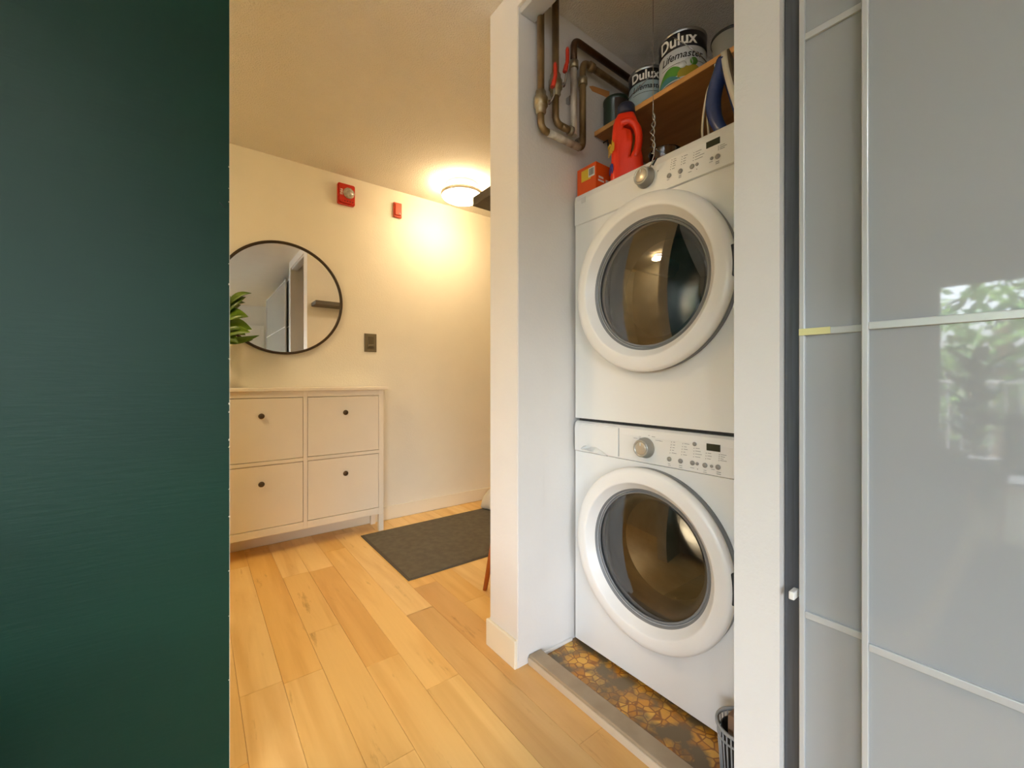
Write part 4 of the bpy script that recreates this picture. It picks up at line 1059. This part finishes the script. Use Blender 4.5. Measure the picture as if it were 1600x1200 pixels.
# iron standing on its heel, sole to the right, handle to the left
def iron():
    heel = px(1135, 200, X=1.315); heel.z = DZ
    I = thing('clothes_iron', 'blue and white clothes iron standing upright on the dryer below the shelf', 'iron', heel)
    # local frame: a = along the sole (up), c = away from the sole (to the left), w = width
    cdir = Vector((0, 1, 0)); w = Vector((1, 0, 0)); up = Vector((0, 0, 1))
    o = heel + Vector((0, -0.085, 0))                    # sole corner at the heel
    adir = (up * 0.962 + cdir * 0.27).normalized(); cd = (cdir * 0.962 - up * 0.0).normalized()
    L = 0.285
    def P_(a, c, ww): return o + adir * a + cd * c + w * ww
    def half(a): t = a / L; return 0.054 * (1 - max(0, (t - 0.25) / 0.75) ** 2.2)
    b = bmesh.new(); rings = []
    for i in range(15):
        a = 0.004 + (L - 0.004) * i / 14; hw = max(0.002, half(a)); rings.append([P_(a, 0, -hw), P_(a, 0, hw), P_(a, 0.006, hw), P_(a, 0.006, -hw)])
    loft(b, rings, smooth=False); obj('sole_plate', b, 'sole', I, 'grey-brown metal sole')
    b = bmesh.new(); rings = []
    for i in range(15):
        a = 0.004 + (L + 0.001 - 0.004) * i / 14; hw = max(0.003, half(a) + 0.002); rings.append([P_(a, 0.006, -hw), P_(a, 0.006, hw), P_(a, 0.024, hw * 0.97), P_(a, 0.024, -hw * 0.97)])
    loft(b, rings); obj('skirt', b, 'iron_white', I, 'white band around the sole')
    b = bmesh.new(); rings = []
    for i in range(15):
        a = 0.004 + (L - 0.012) * i / 14; hw = max(0.002, half(a) * 0.92); t = a / L; top = 0.024 + 0.014 * (1 - t) ** 0.5 + 0.012 * max(0, t - 0.45) + 0.004
        ring = []
        for k in range(13):
            s_ = -1 + 2 * k / 12; ring.append(P_(a, 0.024 + (top - 0.024) * (1 - abs(s_) ** 3), hw * s_))
        rings.append(ring + [P_(a, 0.022, hw), P_(a, 0.022, -hw)])
    loft(b, rings); obj('body', b, 'iron_blue', I)
    b = bmesh.new()
    pts = [P_(0.262, 0.026, 0), P_(0.225, 0.044, 0), P_(0.185, 0.068, 0), P_(0.14, 0.088, 0), P_(0.085, 0.097, 0), P_(0.035, 0.090, 0), P_(0.018, 0.074, 0), P_(0.010, 0.055, 0), P_(0.014, 0.035, 0)]
    C = catmull(pts, 6); n = len(C); rr = [0.009 + 0.0145 * math.sin(PI * min(1, 0.2 + 1.0 * i / n)) for i in range(n)]
    tube(b, C, rr, 16); hd = obj('handle', b, 'iron_blue', I)
    b = bmesh.new(); C2 = [p_ + cd * (r_ * 0.99) - w * 0.002 for p_, r_ in zip(C, rr)][6:42]; tube(b, C2, 0.0016, 8); obj('handle_trim', b, 'iron_white', hd, 'thin white line along the handle')
    b = bmesh.new(); lathe(b, [(0, 0.0), (0.007, 0.0), (0.0075, 0.004), (0, 0.006)], P_(0.252, 0.046, -0.003), 'y', 16); obj('spray_nozzle', b, 'iron_white', I)
    b = bmesh.new(); q = [P_(0.02, 0.112, -0.006), px(1097.5, 200, X=1.30), px(1101, 165, X=1.30), px(1108, 135, X=1.31), px(1118, 124, X=1.33), px(1121, 150, X=1.36), px(1106, 172, X=1.35), px(1109, 206, X=1.34)]
    q[1].z = max(q[1].z, DZ + 0.006); q[-1].z = DZ + 0.006; q[0] = px(1098, 215, X=1.30); q[0].z = DZ + 0.004
    tube(b, catmull(q, 8), 0.0036, 8); obj('cord', b, 'cord', I, 'white power cord looped beside the handle')
iron()

# pull cord from the closet ceiling
cx_p = px(1020.5, 180, X=1.208)
PC = thing('pull_cord', 'thin twisted light pull cord hanging in front of the dryer', 'cord', (cx_p.x, cx_p.y, ZC))
b = bmesh.new(); tube(b, [(cx_p.x, cx_p.y, ZC), (cx_p.x, cx_p.y, 2.0), (cx_p.x + 0.001, cx_p.y + 0.001, 1.93)], 0.0011, 6); obj('cord', b, 'chain', PC)
b = bmesh.new()
for ph in (0, PI):
    P_ = []
    for i in range(60):
        t = i / 59; z = 1.955 - t * 0.135; rr = 0.0015 + 0.0045 * math.sin(PI * t) ; a = ph + t * 18
        P_.append((cx_p.x + rr * math.cos(a), cx_p.y + rr * math.sin(a) - 0.003 * math.sin(t * 9), z))
    tube(b, P_, 0.0022, 6)
obj('twisted_end', b, 'chain', PC, 'thicker twisted end')
b = bmesh.new(); tube(b, catmull([(cx_p.x, cx_p.y + 0.006, 1.822), (cx_p.x, cx_p.y - 0.004, 1.815), (cx_p.x, cx_p.y + 0.002, 1.80), (cx_p.x, cx_p.y + 0.004, 1.79)], 5), 0.0018, 6); obj('hook', b, 'chain', PC)
for dy, dz in ((0.010, 0.0), (-0.004, 0.004)):
    b = bmesh.new(); tube(b, [(cx_p.x - 0.003, cx_p.y + dy + 0.004, 1.774 + dz), (cx_p.x - 0.003, cx_p.y + dy - 0.012, 1.793 + dz)], 0.0028, 8); obj('pull_bar', b, 'chain' if dy > 0 else 'dark_gap', PC)
b = bmesh.new(); lathe(b, [(0, 0), (0.03, 0), (0.028, -0.012), (0.008, -0.022), (0, -0.022)], (cx_p.x, cx_p.y, ZC), 'z', 24); obj('ceiling_plate', b, 'white_print', PC)

# slotted basket with a carton at the washer's lower right corner
BK = (1.150, 0.506, 0.0032)
K = thing('slotted_basket', 'small slotted grey basket at the lower right corner of the washer', 'basket', BK)
b = bmesh.new(); rt, rb, H = 0.058, 0.047, 0.152
lathe(b, [(0, 0.0), (rb, 0.0), (rb, 0.006), (0, 0.006)], BK, 'z', 32); obj('base', b, 'basket', K)
b = bmesh.new(); lathe(b, [(rt - 0.002, H - 0.006), (rt + 0.004, H - 0.004), (rt + 0.004, H + 0.003), (rt - 0.002, H + 0.003)], BK, 'z', 40, closed=True)
lathe(b, [(rt - 0.004, H - 0.030), (rt, H - 0.030), (rt, H - 0.026), (rt - 0.004, H - 0.026)], BK, 'z', 40, closed=True); obj('rim', b, 'basket', K)
for k in range(30):
    a = 2 * PI * k / 30; b = bmesh.new(); tube(b, [(BK[0] + rb * math.cos(a), BK[1] + rb * math.sin(a), BK[2] + 0.004), (BK[0] + (rt - 0.001) * math.cos(a), BK[1] + (rt - 0.001) * math.sin(a), BK[2] + H - 0.004)], 0.0022, 6); obj('slat', b, 'basket', K)
b = bmesh.new(); lathe(b, [(0, 0.008), (rb - 0.006, 0.008), (rt - 0.009, H - 0.012), (rt - 0.012, H - 0.012), (rb - 0.009, 0.011), (0, 0.011)], BK, 'z', 32); obj('liner', b, 'black', K, 'black inner liner')
b = bmesh.new(); box(b, 1.118, 1.165, 0.486, 0.526, 0.0155, 0.188, 0.002)
tag(obj('brown_carton', b, 'carton', origin=(1.14, 0.506, 0.0155)), 'brown cardboard packet standing in the slotted basket', 'box')

# ================================================================== LIVING ROOM (seen in the reflections only)
RG = thing('added_rug', 'dark charcoal rug added on the living room floor to darken the reflection in the green wall', 'rug', (-1.3, -0.3, 0))  # invented dark area, so the green wall reflects less bright floor
obj('pile', B(-2.3, -0.20, -1.5, 0.30, 0.0004, 0.010, 0.003), 'sofa', RG)
TB = thing('dining_table', 'dark round dining table reflected in the wardrobe glass', 'table', (-3.3, -0.15, 0))
b = bmesh.new(); lathe(b, [(0, 0.715), (0.50, 0.715), (0.51, 0.725), (0.51, 0.738), (0.50, 0.745), (0, 0.745)], (-3.3, -0.15, 0), 'z', 56); obj('table_top', b, 'sofa', TB)
b = bmesh.new(); lathe(b, [(0, 0.0), (0.28, 0.0), (0.28, 0.012), (0.05, 0.035), (0.035, 0.08), (0.035, 0.68), (0.12, 0.715), (0, 0.715)], (-3.3, -0.15, 0), 'z', 32); obj('pedestal', b, 'sofa', TB)
def chair(x, y, rz, label):
    R = thing('dining_chair', label, 'chair', (x, y, 0), 'dining chairs around the dark table')
    R0 = Matrix.Translation((x, y, 0)) @ Matrix.Rotation(rz, 4, 'Z')
    def ad(name, fn, m):
        b = bmesh.new(); fn(b); bmesh.ops.transform(b, matrix=R0, verts=b.verts); obj(name, b, m, R)
    ad('seat', lambda b: box(b, -0.22, 0.22, -0.22, 0.22, 0.43, 0.47, 0.015, 3), 'sofa')
    ad('backrest', lambda b: loft(b, [[Vector((-0.21 + 0.42 * i / 10, 0.20 + 0.03 * math.sin(PI * i / 10) + dz * 0.15 + o_, 0.47 + 0.02 + dz)) for i in range(11)] + [Vector((0.21 - 0.42 * i / 10, 0.22 + 0.03 * math.sin(PI * i / 10) + dz * 0.15 + o_, 0.47 + 0.02 + dz)) for i in range(11)] for dz, o_ in ((0, 0), (0.12, 0), (0.26, 0), (0.36, 0.0))]), 'sofa')
    for sx in (-1, 1):
        for sy in (-1, 1):
            ad('leg', lambda b: tube(b, [(sx * 0.22, sy * 0.22, 0), (sx * 0.18, sy * 0.18, 0.43)], [0.010, 0.016], 10), 'walnut')
chair(-2.72, 0.12, -2.0, 'dining chair nearest the wardrobe glass, beside the dark table')
chair(-3.95, -0.45, 2.0, 'dining chair on the window side of the dark table')
chair(-3.25, -0.88, PI, 'dining chair on the far side of the dark table')
SF = thing('sofa', 'dark fabric sofa added along the green wall to darken its lower part, out of frame', 'sofa', (-1.4, 0.75, 0))  # put in to block bounce light from the foot of the green wall
obj('base', B(-2.30, -0.50, 0.36, 1.17, 0.06, 0.30, 0.02, 3), 'sofa', SF)
obj('backrest', B(-2.30, -0.50, 0.97, 1.18, 0.28, 0.82, 0.04, 3), 'sofa', SF)
for x0 in (-2.30, -0.66): obj('armrest', B(x0, x0 + 0.16, 0.36, 1.02, 0.28, 0.60, 0.04, 3), 'sofa', SF)
for x0 in (-2.135, -1.395): obj('seat_cushion', B(x0, x0 + 0.73, 0.38, 0.97, 0.30, 0.45, 0.04, 3), 'sofa', SF)
for x in (-2.24, -0.56):
    for y in (0.42, 1.10):
        b = bmesh.new(); tube(b, [(x, y, 0.0), (x, y, 0.07)], [0.016, 0.022], 12); obj('leg', b, 'walnut', SF)
FP = thing('floor_plant', 'tall potted plant by the patio door, seen in reflection', 'plant', (-3.9, 0.45, 0))
b = bmesh.new(); lathe(b, [(0, 0), (0.13, 0), (0.17, 0.30), (0.175, 0.305), (0.16, 0.305), (0.155, 0.28), (0, 0.28)], (-3.9, 0.45, 0), 'z', 32); obj('pot', b, 'sofa', FP)
for k in range(26):
    a = k * 2.399; h = 0.55 + 0.03 * k; r_ = 0.28 + 0.12 * math.sin(k * 1.7)
    leaf((-3.9 + 0.02 * math.cos(a), 0.45 + 0.02 * math.sin(a), h - 0.12), (-3.9 + r_ * math.cos(a), 0.45 + r_ * math.sin(a), h + 0.08), 0.12, 0.06, FP)
b = bmesh.new(); tube(b, [(-3.9, 0.45, 0.28), (-3.89, 0.46, 1.2)], 0.012, 8); obj('stem', b, 'stem', FP)

# balcony, railing, a tree and the building across
struct('balcony_floor', B(-6.0, -4.6, -4.0, 1.6, -0.2, -0.03), 'concrete')
RL = thing('balcony_railing', 'white balcony railing outside the patio door', 'railing', (-5.9, -0.8, 0))
b = bmesh.new(); box(b, -5.93, -5.88, -4.0, 1.6, 1.02, 1.06, 0.005); obj('top_rail', b, 'rail', RL)
b = bmesh.new(); box(b, -5.92, -5.89, -4.0, 1.6, 0.08, 0.11, 0.003); obj('bottom_rail', b, 'rail', RL)
bal = None
for k in range(46):
    y = -3.95 + k * 0.12
    if bal is None:
        bal = obj('baluster', B(-5.912, -5.898, y - 0.007, y + 0.007, -0.03, 1.02), 'rail', RL, origin=(-5.905, y, -0.03))
    else:
        c = bal.copy(); COL.objects.link(c); c.parent = RL; c.location = Vector((-5.905, y, -0.03)) - RL.location
def tree(x, y, label, s=1.0, n=900, seed=1):
    rnd = random.Random(seed)
    T = thing('garden_tree', label, 'tree', (x, y, -6))
    b = bmesh.new(); tube(b, catmull([(x, y, -6), (x + 0.2, y + 0.1, -3), (x, y, 0), (x + 0.1, y, 2.0 * s)], 5), [0.25 - 0.009 * i for i in range(16)], 10); obj('trunk', b, 'bark', T)
    b = bmesh.new()
    for i in range(n):
        a = rnd.uniform(0, 2 * PI); e = math.asin(rnd.uniform(-1, 1)); r = s * 2.0 * rnd.random() ** 0.4
        c = Vector((x + r * math.cos(a) * math.cos(e), y + 1.1 * r * math.sin(a) * math.cos(e), 1.6 * s + 0.95 * r * math.sin(e)))
        d = Vector((rnd.uniform(-1, 1), rnd.uniform(-1, 1), rnd.uniform(-1, 1))).normalized() * 0.16; q = d.cross(Vector((rnd.uniform(-1, 1), rnd.uniform(-1, 1), rnd.uniform(-1, 1)))).normalized() * 0.08
        vs = [b.verts.new(p_) for p_ in (c - d, c + q, c + d, c - q)]; b.faces.new(vs)
    o = obj('foliage', b, 'tree_leaf', T, flat=True); o['kind'] = 'stuff'
tree(-10.5, 0.6, 'leafy tree beyond the balcony railing, seen in reflection', 1.1, 1200, 3)
struct('ground_outside', B(-40, -6.2, -25, 25, -6.2, -6.0), 'concrete')
